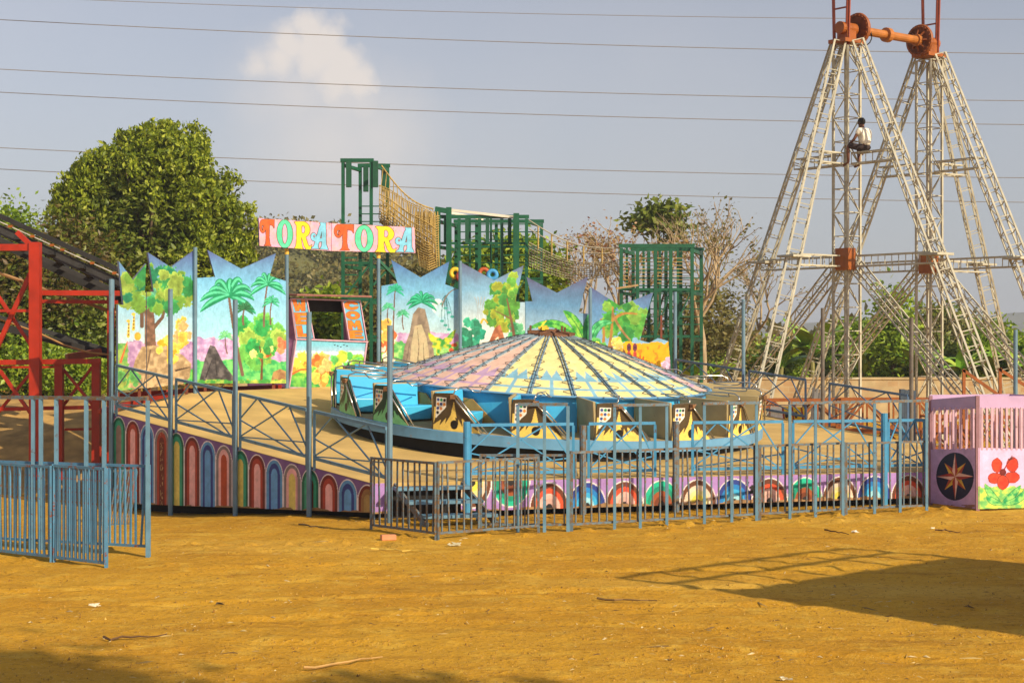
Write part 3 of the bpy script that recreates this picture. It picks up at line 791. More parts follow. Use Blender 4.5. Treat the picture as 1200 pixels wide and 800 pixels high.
o2 = painted(sign, 'sign_board', [(388.4, 259.5), (485.5, 264.5), (486.5, 294.5), (388.4, 292)], sb, sc_, draw_sign([('T', 392, 414, 261, 261, 30), ('O', 415, 438, 261.5, 262.5, 31), ('R', 439, 464, 263, 264, 30), ('A', 463, 485, 264.5, 265, 28.5)]), (238, 178, 186), step=.22, seed=4)
for px, py, Y in ((336, 288, 38.9), (443.5, 293, 41.15)):
    p0, p1 = at(px, py, Y), gnd(px, Y, 1.75)
    part(sign, 'pole', POLE, lambda m: m.tube([p0, p1], .045, 10))
    part(sign, 'yellow_pole_cap', mat('yellow_band', (222, 176, 60), .5), lambda m: m.tube([p0 + Vector((0, 0, -.02)), p0 + Vector((0, 0, -.16))], .05, 10))

# ------------------------------------------------------------------ welcome booth
ba, bb = gnd(338, 39.15), gnd(440, 41.5)
booth = thing('ticket_booth', 'small open ticket booth with orange WELCOME boards beneath the entrance sign', 'booth', (ba.lerp(bb, .5).x, ba.lerp(bb, .5).y + .7, 1.8))
bn = Vector((-(bb.y - ba.y), bb.x - ba.x, 0)).normalized()
if bn.dot(-ba) < 0: bn = -bn
bdir = (bb - ba).normalized()
def booth_front(c):
    t = np.clip((c.Y - 402) / 26, 0, 1)[..., None]
    c.C = s2l((120, 192, 216)) * (1 - t) + s2l((226, 196, 222)) * t
    c.C = c.C * (1 + .25 * (c.N2 - .45))[..., None]
    c.fill((np.abs(c.Y - 411 + c.wob(2, .15)) < 1.5), (226, 240, 240))
    for k in range(5): c.ell(392 + k * 3.6, 402 + (k % 3) * 1.2, 1.0, .6, (60, 60, 70))
    c.fill(c.Y + c.wob(5, .15) > 424, (96, 184, 70), c2=(150, 204, 80))
    foliage(c, 340, 364, 414, 432, 18, 5, ((240, 180, 60), (240, 214, 80), (232, 150, 60)), 2)
    foliage(c, 384, 426, 414, 430, 24, 5, ((130, 190, 60), (90, 180, 90), (180, 206, 70)), 3)
    c.fill(c.Y + c.wob(3, .2) > 440, (60, 164, 80), c2=(120, 190, 80))
    # a heap of warm coloured flowers where a cartoon animal was
    foliage(c, 366, 386, 412, 448, 26, 5, ((226, 140, 60), (240, 180, 110), (206, 100, 44), (240, 200, 90)), 8)
    c.stroke([(342, 436), (352, 431), (364, 430)], 3, 1.5, (206, 110, 50))
painted(booth, 'front_panel', [(345.5, 396), (429, 399), (422, 454), (337.5, 452)], ba, bb, booth_front, (150, 200, 220), step=.4, seed=5, edge=mat('booth_trim', (206, 160, 176), .6))
def word_board(chs, cols):
    def f(c):
        c.fill(np.ones(c.X.shape, bool), (112, 188, 220), mott=.15)
        for i, ch in enumerate(chs):
            y0 = cols['y0'][i]; y1 = cols['y1'][i]; x0 = cols['x'](0.5 * (y0 + y1)); w = cols['w']
            U = (c.X - (cols['x'](c.Y))) / w; V = 1 - (c.Y - y0) / (y1 - y0)
            P = lambda pts: inpoly(U, V, pts)
            if ch == 'W': m = P([(0, 1), (.3, 1), (.36, .4), (.5, .8), (.64, .4), (.7, 1), (1, 1), (.86, 0), (.6, 0), (.5, .35), (.4, 0), (.14, 0)])
            elif ch == 'E': m = P([(0, 0), (0, 1), (1, 1), (1, .74), (.4, .74), (.4, .62), (.9, .62), (.9, .38), (.4, .38), (.4, .26), (1, .26), (1, 0)])
            elif ch == 'L': m = P([(0, 0), (0, 1), (.42, 1), (.42, .26), (.7, .26), (1, .48), (1, 0)])
            elif ch == 'C': m = (np.hypot((U - .5) / .52, (V - .5) / .5) < 1) & ~((np.hypot((U - .55) / .24, (V - .5) / .22) < 1)) & ~((U > .55) & (np.abs(V - .5) < .13))
            elif ch == 'O': m = (np.hypot((U - .5) / .5, (V - .5) / .5) < 1) & ~((np.hypot((U - .5) / .2, (V - .5) / .2) < 1))
            else: m = P([(0, 0), (.06, 1), (.32, 1), (.5, .55), (.68, 1), (.94, 1), (1, 0), (.7, 0), (.68, .5), (.5, .12), (.32, .5), (.3, 0)])
            c.fill(dilate(m, 2), (96, 60, 40)); c.fill(m, (240, 140, 44), c2=(232, 104, 40), mott=.3)
    return f
# the two boards lean inwards at the sides of the opening
painted(booth, 'wing_board', [(340.5, 348), (357.5, 348.7), (366, 394), (346.5, 393.5)], ba + bn * .01, bb + bn * .01, word_board('WEL', dict(y0=[349, 364.5, 379.5], y1=[362.5, 378, 392.5], x=lambda y: 341.5 + (y - 348) * .155, w=15.2)), (112, 188, 220), step=.22, lift=.02, seed=6, edge=mat('booth_trim', (206, 160, 176), .6))
painted(booth, 'wing_board', [(400.5, 350), (420, 350.7), (427.5, 396.5), (408.5, 395.5)], ba + bn * .01, bb + bn * .01, word_board('COME', dict(y0=[351, 362.5, 373.5, 385], y1=[361, 372.3, 383.8, 394.6], x=lambda y: 402 + (y - 350) * .165, w=16.0)), (112, 188, 220), step=.22, lift=.02, seed=6, edge=mat('booth_trim', (206, 160, 176), .6))
bw = (bb - ba).length
def bp(px, py, back=0.0):
    v = Vector([float(q) for q in on_plane(px, py, ba, bb)]); return v - bn * back
TRIM = mat('booth_trim', (206, 160, 176), .6)
def trims(m):
    for p, q in (((340, 347.5), (346, 394)), ((358, 348), (366.5, 394.5)), ((400, 349.5), (408, 396)), ((420.5, 350), (428.5, 397.5)), ((346, 396), (337.5, 452)), ((429, 399), (422, 454)), ((345, 395), (430, 398.5)), ((340, 348), (421, 350.5)), ((337.5, 452), (422, 454))):
        m.bar(bp(*p, -.03), bp(*q, -.03), .035, .03)
part(booth, 'trim', TRIM, trims)
def roof_fn(m):
    p = [bp(338, 345, -.28), bp(426, 347, -.28), bp(424, 344, 1.5), bp(340, 342, 1.5)]
    m.prism(p, (0, 0, .05))
bevel(part(booth, 'roof', mat('booth_roof', (140, 92, 80), .7, .2), roof_fn), .01)
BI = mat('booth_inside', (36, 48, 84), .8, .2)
def sides(m):
    m.prism([bp(338, 452), bp(346, 395), bp(341, 349), bp(341, 349, 1.35), bp(338, 452, 1.35)], bdir * .03)
part(booth, 'side_wall', mat('booth_side', (168, 110, 150), .6, .25), sides)
def sides2(m): m.prism([bp(422, 454), bp(429, 398), bp(421, 351), bp(421, 351, .5), bp(422, 454, .5)], -bdir * .03)
part(booth, 'side_wall', mat('booth_side', (168, 110, 150), .6, .25), sides2)
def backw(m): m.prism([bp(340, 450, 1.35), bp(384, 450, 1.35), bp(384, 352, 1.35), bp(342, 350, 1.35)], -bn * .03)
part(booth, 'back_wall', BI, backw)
part(booth, 'interior_shade_panel', DARK, lambda m: m.prism([bp(346, 362, .35), bp(420, 364, .35), bp(420, 348, .35), bp(344, 346, .35)], -bn * .03))  # dark panel added to give the dim shade under the booth roof
def shelf(m): m.prism([bp(347, 396, .02), bp(428, 398.5, .02), bp(428, 398.5, .5), bp(347, 396, .5)], (0, 0, -.03))
part(booth, 'counter', TRIM, shelf)
def inpan(m): m.prism([bp(363, 394, .9), bp(377, 394, .9), bp(377, 378, .9), bp(363, 378, .9)], -bn * .03)
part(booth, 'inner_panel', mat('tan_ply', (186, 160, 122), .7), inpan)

# ------------------------------------------------------------------ the spinning ride
RC = Vector((0.70, 35.0, 1.24))
ride = thing('spinning_ride', 'round tilted spinning ride with pastel cone and a ring of blue and khaki cars', 'ride', RC)
rn = Vector((.05, -.065, 1)).normalized()
ride.rotation_mode = 'QUATERNION'
ride.rotation_quaternion = Vector((0, 0, 1)).rotation_difference(rn)
ride['base'] = [0, 0, 0]           # its parts are built in the ride's own tilted frame
RR, RCONE, ZF, ZC0, ZC1 = 4.40, 3.28, .20, .84, 1.80
RBLUE = mat('ride_rim_blue', (98, 152, 192), .5, .14, 3, rust=.12, rustcol=(150, 120, 90))
PANEL = mat('ride_bright_blue', (70, 176, 226), .4, .12, 2, rust=.06, rustcol=(170, 150, 110))
def ring(m):
    m.lathe([(RR - .25, 0), (RR, 0), (RR, .19), (RR - .03, .20)], 96)
o = part(ride, 'rim_ring', RBLUE, ring)
def floor(m): m.lathe([(RR - .03, .2), (RCONE - .1, .2)], 72); m.lathe([(RR - .2, .01), (.5, .01)], 72)
part(ride, 'ring_floor', mat('khaki_floor', (170, 146, 100), .8, .15, 3), floor)
def drum(m): m.lathe([(RCONE - .06, .2), (RCONE - .06, ZC0 + .0)], 72)
part(ride, 'drum_wall', PANEL, drum)
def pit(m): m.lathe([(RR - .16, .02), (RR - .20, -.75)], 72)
part(ride, 'gap_shade_drum', mat('gap_shade_black', (14, 13, 13), .9), pit)  # black drum added for the deep shade in the gap below the rim
def hubcol(m): m.lathe([(.0, .3), (.7, .28), (.75, -.02), (1.6, -.1), (1.6, -.55), (1.4, -.6)], 24)
part(ride, 'turntable_base', DARK, hubcol)
# cone painted in polar coordinates
nt, nr = 720, 110
TH = np.linspace(0, 2 * math.pi, nt + 1); RAD = np.linspace(.13, 1.0, nr)
TT, RA = np.meshgrid(TH, RAD)
PX = RA * RCONE * np.cos(TT); PY = RA * RCONE * np.sin(TT); PZ = ZC1 + (ZC0 - ZC1) * (RA - .12) / .88 + .05 * np.sin(np.pi * (RA - .12) / .88)
seg = 2 * math.pi / 24
# angle measured from the side facing the camera, growing to the right
phi = (TT + math.pi / 2 + 4 * math.pi) % (2 * math.pi)
q = ((np.degrees(phi) + 22.5) // 90).astype(int) % 2
fr = (phi / seg + .5) % 1.0
cv = Canvas(PX * 30, PY * 30, (246, 226, 150), 5)
yel, sky_, pink, lil = (246, 228, 158), (134, 186, 210), (240, 198, 178), (198, 164, 198)
a_ = np.where((q == 0)[..., None], s2l(yel), s2l(pink)); b_ = np.where((q == 0)[..., None], s2l(sky_), s2l(lil))
zig = .66 + .13 * (1 - np.abs((fr * 3) % 1 * 2 - 1)) * np.where((np.floor(fr * 3) % 2) == 0, 1.0, .72)
inner = RA < zig
tile = (((RA > .80) & (RA < .885)) | ((RA > .905) & (RA < .985))) & (np.abs((fr * 2) % 1 - .5) < .40)
colr = np.where((inner | tile)[..., None], a_, b_)
cv.C = np.clip(colr * (1 + .30 * (cv.N - .47) + .14 * (cv.N2 - .45))[..., None], 0, 1)
cone = grid_object('cone', ride, paint_mat('cone_paint', .5, .22), np.stack([PX, PY, PZ], -1)[:, :, :], cv.C, np.ones((nr - 1, nt), bool))
def cz(r): return ZC1 + (ZC0 - ZC1) * (r - .12) / .88 + .05 * math.sin(math.pi * (r - .12) / .88)
RIBM = mat('rib_grey_blue', (128, 150, 164), .5, .2, 4, rust=.2)
WIRE = mat('black_wire', (34, 30, 28), .6)
ribm = MB(); prev_ = None
for k in range(9):
    r0, r1 = .13 + .0967 * k, min(1.0, .13 + .0967 * (k + 1))
    ribm.bar((RCONE * r0, .03, cz(r0) + .015), (RCONE * r1, .03, cz(r1) + .015), .032, .03); ribm.bar((RCONE * r0, -.03, cz(r0) + .014), (RCONE * r1, -.03, cz(r1) + .014), .012, .028)
rib_me = ribm.mesh('rib', RIBM)
wm = MB(); pts = []
for k in range(160):
    f = k / 159; r = .20 + .78 * f; amp = .03 + .17 * f
    w_ = f * 7.0 * 2 * math.pi + .6 * math.sin(f * 9); pts.append((RCONE * (r + .016 * math.sin(2 * w_)), amp * math.sin(w_), cz(r) + .035))
wm.tube(pts, .0055, 5)
wire_me = wm.mesh('light_wire', WIRE)
for k in range(24):
    a = seg * (k + .5) - math.pi / 2
    add('rib', rib_me, cone, rot=(0, 0, a)); add('light_wire', wire_me, cone, rot=(0, 0, a))
def edge_rail(m): m.lathe([(RCONE + .03, ZC0 - .01), (RCONE + .06, ZC0 + .02), (RCONE + .02, ZC0 + .045), (RCONE - .03, ZC0 + .03), (RCONE + .03, ZC0 - .01)], 72)
part(cone, 'edge_rail', RBLUE, edge_rail)
def cap(m):
    m.lathe([(0, 1.80), (.46, 1.76), (.47, 1.78), (.46, 1.83), (.3, 1.86), (.0, 1.87)], 32)
    for a in range(9):
        an = a * .7; m.bar((.05 * math.cos(an), .05 * math.sin(an), 1.87), (.5 * math.cos(an), .5 * math.sin(an), 1.84), .05, .05)
    for x, y, h in ((-.42, -.1, .12), (.22, -.16, .14), (.28, -.12, .12), (-.15, .2, .06), (.1, .1, .08)): m.bar((x, y, 1.80), (x, y, 1.86 + h), .045, .045)
    m.box((.0, 0, 1.89), (.3, .25, .05), .3)
part(cone, 'rusty_hub', RUSTY, cap)
part(cone, 'yellow_motor', mat('yellow_motor', (214, 180, 40), .5), lambda m: (m.box((-.14, -.1, 1.93), (.16, .10, .06), .5), m.tube([(-.26, -.12, 1.93), (-.08, -.1, 1.97)], .03, 8)))

# cars: x forwards along the ring, y inwards, z up
CHROME = mat('chrome_tube', (190, 186, 178), .25, .1, 6, metal=.9, rust=.12)
KHAKI = mat('khaki_shell', (164, 146, 104), .65, .16, 3, rust=.12, rustcol=(120, 96, 60))
SEAT = mat('seat_blue', (72, 184, 232), .4, .10, 2, rust=.05, rustcol=(150, 140, 110))
DARKGR = mat('shell_grey_brown', (122, 110, 88), .7, .2, 3)
OUT = [(-.54, 0), (-.52, .80), (-.10, .83), (.02, .74), (.50, .10), (.56, 0)]
def side_paint(body, hair, rim, dots):
    step = .011
    X, Z = np.meshgrid(np.arange(-.56, .60, step), np.arange(0, .86, step))
    c = Canvas(X, Z, body, 4, 50.0)
    c.fill(np.ones(X.shape, bool), body, mott=.15)
    top = inpoly(X, Z, [(-.6, .9), (-.6, .50), (-.14, .50), (.10, .50), (.2, .55), (.1, .9)])
    c.fill(top, hair, mott=.2)
    rnd = random.Random(3); apex = (-.06, .74)
    for ex, ey, w in ((-.52, .10, .22), (-.36, .10, .14), (-.22, .16, .13), (-.10, .34, .05), (.07, .14, .12), (.18, .10, .11), (.29, .16, .10), (.39, .12, .10), (.53, .04, .20)):
        dx, dy = ex - apex[0], ey - apex[1]; L = math.hypot(dx, dy); nx, ny = -dy / L, dx / L
        c.poly([(apex[0] + nx * .03, apex[1] + ny * .03), (apex[0] + dx * .5 + nx * w * .6, apex[1] + dy * .5 + ny * w * .6), (ex, ey), (apex[0] + dx * .5 - nx * w * .6, apex[1] + dy * .5 - ny * w * .6), (apex[0] - nx * .03, apex[1] - ny * .03)], hair, mott=.2)
    c.poly([(-.05, .66), (-.11, .34), (.03, .30)], body, mott=.15)
    c.fill(inpoly(X, Z, [(-.47, .72), (-.22, .72), (-.22, .52), (-.45, .26), (-.47, .26)]), (240, 236, 226), mott=.08)
    cols = ((60, 80, 150), (30, 140, 90), (30, 28, 30), (222, 140, 60), (60, 80, 150), (222, 140, 60), (60, 80, 150), (214, 130, 60), None, (30, 28, 30), None, None)
    for k, col in enumerate(cols):
        if col: c.ell((-.42 + (k % 3) * .075) * 1, .665 - (k // 3) * .095, .031, .036, col)
    c.fill(np.hypot((X + .02) / .085, (Z - .15) / .10) < 1, (30, 26, 24), mott=.1)
    c.fill((X < -.505) | (Z > .80 - .0), rim, mott=.1)
    return X, Z, c.C
def make_car(kind):
    e = bpy.data.objects.new('car', None); COL.objects.link(e); e.empty_display_size = .1; e.parent = ride
    e['base'] = [0, 0, 0]
    body, hair, rim = ((116, 196, 140), (22, 62, 46), (20, 56, 44)) if kind == 'green' else ((240, 206, 104), (84, 68, 44), (80, 68, 48))
    X, Z, C = side_paint(body, hair, rim, kind)
    cx = (X[:-1, :-1] + X[1:, 1:]) / 2; czz = (Z[:-1, :-1] + Z[1:, 1:]) / 2
    bow = lambda x: .5 * x * x / RR
    P = np.stack([X, -.026 + bow(X), Z], -1)
    grid_object('painted_side', e, paint_mat('car_paint', .45, .2), P, C, inpoly(cx, czz, OUT))
    def sh(m): m.prism([Vector((x, -.02 + bow(x), z)) for x, z in OUT], (0, .05, 0))
    sd = part(e, 'side_panel', DARKGR if kind != 'green' else mat('dark_green', (30, 70, 54), .5), sh)
    def back(m): m.hexa([(-.46, .03, .05), (-.40, .03, .05), (-.34, 1.04, .05), (-.40, 1.04, .05), (-.54, .03, .82), (-.46, .03, .82), (-.42, 1.04, .80), (-.50, 1.04, .80)])
    bevel(part(e, 'seat_back', SEAT, back), .015)
    def rear(m): m.hexa([(-.53, .02, .0), (-.475, .02, .0), (-.415, 1.06, .0), (-.47, 1.06, .0), (-.62, .02, .84), (-.555, .02, .84), (-.515, 1.06, .82), (-.58, 1.06, .82)])
    bevel(part(e, 'rear_shell', KHAKI, rear), .012)
    def seat(m): m.hexa([(-.42, .04, .04), (.08, .04, .04), (.08, 1.03, .04), (-.38, 1.03, .04), (-.44, .04, .33), (.10, .04, .37), (.10, 1.03, .37), (-.40, 1.03, .33)])
    bevel(part(e, 'seat', SEAT, seat), .03, 2)
    def inner(m): m.prism([(-.50, 1.065, 0), (-.53, 1.065, .62), (-.2, 1.065, .60), (.36, 1.065, .10), (.36, 1.065, 0)], (0, .03, 0))
    part(e, 'inner_panel', mat('ochre_inside', (176, 132, 62), .6, .2), inner)
    def rail(m):
        m.tube([(-.06, -.05, .76), (.10, -.06, .60), (.64, -.03, .02)], .018, 6); m.tube([(-.01, .02, .78), (.16, .02, .60), (.70, .05, .02)], .018, 6)
        m.tube([(-.10, .0, .76), (-.06, .02, .90), (-.02, .14, .955), (.04, .42, .95), (.10, .98, .90)], .017, 6)
        m.tube([(.04, .30, .95), (.22, .34, .86), (.24, .5, .84), (.12, .88, .88)], .014, 6)
    part(e, 'grab_rail', CHROME, rail, smooth=True)
    def cl(m): m.box((-.06, -.06, .76), (.10, .07, .09), .3); m.tube([(-.13, -.07, .70), (.02, -.07, .80)], .022, 6)
    part(e, 'rail_clamp', mat('clamp_brown', (122, 84, 50), .6, .3), cl)
    return e
def set_car(e, ang):
    a = R(ang) - math.pi / 2
    e.location = (RR * .99 * math.cos(a), RR * .99 * math.sin(a), ZF)
    e.rotation_euler = (0, 0, R(ang)); e.scale = (.88, 1.0, .83)
protoY, protoG = make_car('yellow'), make_car('green')
first = {'y': True, 'g': True}
for k in range(18):
    ang = -3.5 + 20 * k
    a = (ang + 180) % 360 - 180
    g = -110 < a < -35
    key = 'g' if g else 'y'
    e = (protoG if g else protoY) if first[key] else copy_tree(protoG if g else protoY, ride)
    first[key] = False
    set_car(e, ang)

# ------------------------------------------------------------------ poles and railings round the platform
def edge_pt(p, q, f): return p.lerp(q, f)
def frac_at(p, q, px):              # where along p-q a column of the photograph falls
    s = (px - 600) / F_PX
    return (s * p.y - p.x) / ((q.x - p.x) - s * (q.y - p.y))
def pole(pt, top, lab, grp='slim poles round the ride', m=POLE, zb=None, r=.045, nm='pole'):
    z0 = float(gz(pt.x, pt.y)) - .05 if zb is None else zb
    mb = MB(); mb.tube([(pt.x, pt.y, z0), (pt.x, pt.y, pt.z + top)], r, 10)
    o = mb.build(nm, m, None, (pt.x, pt.y, z0))
    return tag(o, lab, 'pole', grp)
nAB = Vector((-(A - B).y, (A - B).x, 0)).normalized()
if nAB.dot(CEN - A) > 0: nAB = -nAB
plabs = ['slim blue pole at the platform corner beside the red frame and big tree mural', 'slim blue pole in front of the tan boulder mural', 'slim blue pole in front of the palm mural board', 'slim blue pole in front of the welcome booth', 'slim blue pole in front of the grey rock mural, by the entry steps']
pole_f = [0.004] + [frac_at(B, A, x) for x in (203.5, 279.5, 366, 461)]
for f, lab in zip(pole_f, plabs):
    f = min(f, 1.07)
    p = B.lerp(A, f) + nAB * .07
    pole(p, 2.62, lab)
def railing(p, q, lab, name='railing_section', h0=.16, h1=.95, mt=BLUE, grp='X braced railing sections round the ride', flip=False):
    t = thing(name, lab, 'railing', p.lerp(q, .5), grp)
    up = Vector((0, 0, 1))
    a0, b0, a1, b1 = p + up * h0, q + up * h0, p + up * h1, q + up * h1
    part(t, 'top_rail', mt, lambda m: m.bar(a1, b1, .05, .05)); part(t, 'bottom_rail', mt, lambda m: m.bar(a0, b0, .05, .05))
    for u, v in ((p, q), (q, p)):
        part(t, 'post', mt, lambda m: m.bar(u + up * (-.05), u + up * (h1 - .026), .045, .045))
    mid0, mid1 = a0.lerp(b0, .5), a1.lerp(b1, .5)
    s = (a1.lerp(b1, .27), a1.lerp(b1, .74))
    for u, v in ((a0.lerp(a1, .45), s[0]), (s[0], b0.lerp(a0, .04)), (a0.lerp(a1, .05), s[1]), (s[1], b0.lerp(b1, .18)), (a0.lerp(a1, .42), b0.lerp(a0, .1)), (a0.lerp(a1, .04), b0.lerp(b1, .30))):
        part(t, 'brace', mt, lambda m: m.bar(u, v, .022, .022))
    return t
seclab = ['X braced blue railing section before the big tree mural', 'X braced blue railing section below the boulder and palm mural', 'X braced blue railing section facing the welcome booth', 'X braced blue railing section beside the green ended cars and entry steps']
cuts = [(137, 200), (207, 274), (282, 360), (369, 455)]
for (x0, x1), lab in zip(cuts, seclab):
    f0, f1 = frac_at(B, A, x0), min(1.05, frac_at(B, A, x1))
    railing(B.lerp(A, f0) + nAB * .01, B.lerp(A, f1) + nAB * .01, lab)
# front edge
fr_cuts = [(551, 672, 'X braced bright blue railing section on the front edge beside the entry steps'), (690, 768, 'X braced bright blue railing section on the front edge below the middle cars'), (812, 918, 'X braced bright blue railing section on the front edge below the khaki cars'), (930, 1026, 'X braced bright blue railing section on the front edge by empty deck'), (1042, 1084, 'short X braced bright blue railing section next to the purple kiosk')]
for x0, x1, lab in fr_cuts:
    p, q = A.lerp(C_, frac_at(A, C_, x0)), A.lerp(C_, frac_at(A, C_, x1))
    railing(p + Vector((0, .06, 0)), q + Vector((0, .06, 0)), lab, mt=BLUE3, h0=.12, h1=.92)
for px, top, lab in ((547, .98, 'thick blue post at the head of the entry steps'), (683, .9, 'rusty blue stub post between the front railing sections by the middle cars'), (792, .95, 'rusty blue stub post on the front edge between yellow car ends'), (1036, 1.05, 'stout blue gate post on the front edge near the purple kiosk')):
    pole(A.lerp(C_, frac_at(A, C_, px)) + Vector((0, -.02, 0)), top, lab, 'short posts on the front edge', BLUE2 if px in (683, 792) else BLUE3, r=.06, nm='short_post')
# right hand back edge
RE0, RE1 = D_, E_
rb = [(792, 871, 'X braced dark blue railing section behind the khaki cars, next to the mustard mural'), (878, 944, 'X braced dark blue railing section crossing in front of the pale tower leg'), (972, 1064, 'X braced dark blue railing section crossing in front of the tower column')]
DKBLUE = mat('dark_blue_paint', (76, 104, 140), .5, .2, 5, rust=.2)
for x0, x1, lab in rb:
    p, q = D_.lerp(E_, frac_at(D_, E_, x0)), D_.lerp(E_, frac_at(D_, E_, x1))
    railing(p, q, lab, mt=DKBLUE, h0=.14, h1=.98)
for px, m_, lab in ((790, POLE, 'slim blue pole beside the mustard mural board'), (870, POLE, 'slim blue pole in front of the bare tree right of the green frame'), (963, mat('grey_rust_pole', (104, 96, 88), .7, .3, 3, rust=.3), 'slim grey rusty pole before the banana plants'), (1067, mat('grey_rust_pole', (104, 96, 88), .7), 'slim grey rusty pole between tower and kiosk')):
    pole(D_.lerp(E_, frac_at(D_, E_, px)) + Vector((.03, .05, 0)), 2.66, lab, m=m_)
pole(gnd(1190, 36.5, .55), 2.6, 'slim blue pole standing behind the purple kiosk')
for px, Y, lab in ((229.5, 36.42, 'slim blue pole joining the boulder and palm mural boards'), (539.3, 41.76, 'slim blue pole joining the grey rock and fruit tree mural boards'), (691.5, 42.2, 'slim blue pole joining the banana leaf and jungle mural boards'), (132.5, 33.7, 'slim blue pole at the outer edge of the narrow mural board')):
    top = {229.5: 288, 539.3: 304, 691.5: 336, 132.5: 326}[px]
    p = gnd(px, Y, 1.5); pole(p + Vector((-.0, -.08, 0)), at(px, top, Y).z - 1.5, lab, zb=1.35 if px > 200 else -.4)
# ------------------------------------------------------------------ entry steps
st = thing('entry_steps', 'three open blue steel steps up to the ride behind the front barrier', 'steps', (-1.2, 27.2, 0))
sdir = (C_ - A).normalized(); sout = Vector((sdir.y, -sdir.x, 0))
s0 = A + sdir * .28
for k, (z, o_, sh_, w) in enumerate(((.50, .12, .05, 1.25), (.31, .50, .18, 1.22), (.12, .88, .34, 1.2))):
    p = s0 + sdir * sh_ + sout * (o_ + .02); p.z = z
    part(st, 'tread', BLUE, lambda m: m.hexa([p, p + sdir * w, p + sdir * w + sout * .30, p + sout * .30, p + Vector((0, 0, .05)), p + sdir * w + Vector((0, 0, .05)), p + sdir * w + sout * .30 + Vector((0, 0, .05)), p + sout * .30 + Vector((0, 0, .05))]))
for e_ in (0.03, 1.16):
    p = s0 + sdir * (e_ + .05) + sout * .1; p.z = .56; q_ = s0 + sdir * (e_ + .36) + sout * 1.2; q_.z = .0
    part(st, 'stringer', BLUE2, lambda m: m.bar(p, q_, .04, .1))
    for f in (.45, .95):
        r_ = p.lerp(q_, f); part(st, 'leg', BLUE2, lambda m: m.bar((r_.x, r_.y, 0), r_, .05, .05))

# ------------------------------------------------------------------ barriers and fences
bar_cache = {}
def bar_mesh(h, w, m):
    k = (round(h, 3), w, m.name)
    if k not in bar_cache:
        b = MB(); b.box((0, 0, h / 2), (w, w, h)); bar_cache[k] = b.mesh('bar', m)
    return bar_cache[k]
def barrier(p, q, h, n, lab, grp=None, z0=.10, feet=True, mt=BLUE2, lean=0.0, bw_=.022, name='barrier', tall=None, tallx=(), cat='barrier'):
    """A bar barrier from p to q (ground points), optionally with a tall frame above it."""
    t = thing(name, lab, cat, p.lerp(q, .5), grp)
    base = Vector(t['base']); d = (q - p); up = Vector((0, 0, 1))
    part(t, 'bottom_rail', mt, lambda m: m.bar(p + up * z0, q + up * z0, .034, .034)); part(t, 'top_rail', mt, lambda m: m.bar(p + up * h, q + up * h, .036, .036))
    me = bar_mesh(h - z0 - .03, bw_, mt); rb_ = random.Random(len(lab) * 7)
    rz = math.atan2(d.y, d.x)
    for i in range(n):
        f = (i + .5) / n
        add('bar', me, t, p.lerp(q, f) + up * (z0 + .015) - base, (rb_.gauss(0, .006), rb_.gauss(0, .006) if rb_.random() > .16 else rb_.gauss(0, .03), rz))
    if feet:
        for u, e in ((p, .03), (q, .03)):
            part(t, 'post', mt, lambda m: m.bar(u - up * .08, u + up * (h + .02), .042, .042))
    if tall:
        for f in tallx:
            u = p.lerp(q, f); part(t, 'tall_post', BLUE, lambda m: m.bar(u - up * .06 + Vector((0, -.045, 0)), u + up * (tall - .025) + Vector((0, -.045, 0)), .05, .05))
        part(t, 'head_rail', BLUE2, lambda m: m.bar(p.lerp(q, tallx[0]) + up * tall + Vector((0, -.045, 0)), p.lerp(q, tallx[-1]) + up * tall + Vector((0, -.045, 0)), .05, .05))
    return t
def gp(px, py): return gv(px, F_PX * CAM_H / (py - 398.0))
FG = 'bar barriers along the front of the ride'
K0, K1, K2, K3, K4, K5, K6 = gp(435, 620), gp(511, 630.5), gp(631, 621), gp(667, 620), gp(888, 607), gp(989, 601), gp(1086, 596.5)
# a loose barrier stands across the steps; the frames behind it carry tall inverted U posts
barrier(K0, K1, 1.12, 11, 'bar barrier end panel beside the rainbow arch skirt and entry steps', FG)
barrier(K1 + Vector((.03, .0, 0)), K2, 1.13, 14, 'bar barrier in front of the entry steps', FG)
b0 = gp(590, 616) ; b1 = gp(671, 616)
barrier(gp(563, 622) + Vector((0, .25, 0)), K3, 1.16, 9, 'bar barrier under the first tall blue frame, behind the steps barrier', FG, tall=1.94, tallx=(.42, .72, .985))
def frac2(p, q, px): return frac_at(p, q, px)
barrier(K3 + Vector((.04, .02, 0)), K4, 1.20, 25, 'long bar barrier under two tall blue frames before the inverted arches', FG, tall=None)
for xs, lab in (((720, 750, 781), 'three legged tall blue frame before the middle cars'), ((825, 857, 886), 'three legged tall blue frame before the khaki cars'),):
    t = thing('tall_frame', lab, 'frame', K3.lerp(K4, frac_at(K3, K4, xs[1])), 'tall frames standing at the bar barriers')
    for x in xs:
        u = K3.lerp(K4, frac_at(K3, K4, x)) + Vector((0, -.05, 0)); part(t, 'post', BLUE, lambda m: m.bar(u - Vector((0, 0, .08)), u + Vector((0, 0, 1.88)), .045, .045))
    p, q = (K3.lerp(K4, frac_at(K3, K4, xs[0])) + Vector((-.03, -.05, 1.91)), K3.lerp(K4, frac_at(K3, K4, xs[2])) + Vector((.03, -.05, 1.91)))
    part(t, 'head_rail', BLUE2, lambda m: m.bar(p, q, .045, .045))
barrier(K4 + Vector((.04, .02, 0)), K5, 1.20, 12, 'bar barrier with red stained rail before the empty deck', FG)
barrier(K5 + Vector((.04, .02, 0)), K6, 1.19, 12, 'bar barrier next to the purple kiosk', FG)
t = thing('tall_frame', 'long six legged tall blue frame between khaki cars and purple kiosk', 'frame', K4.lerp(K6, .6), 'tall frames standing at the bar barriers')
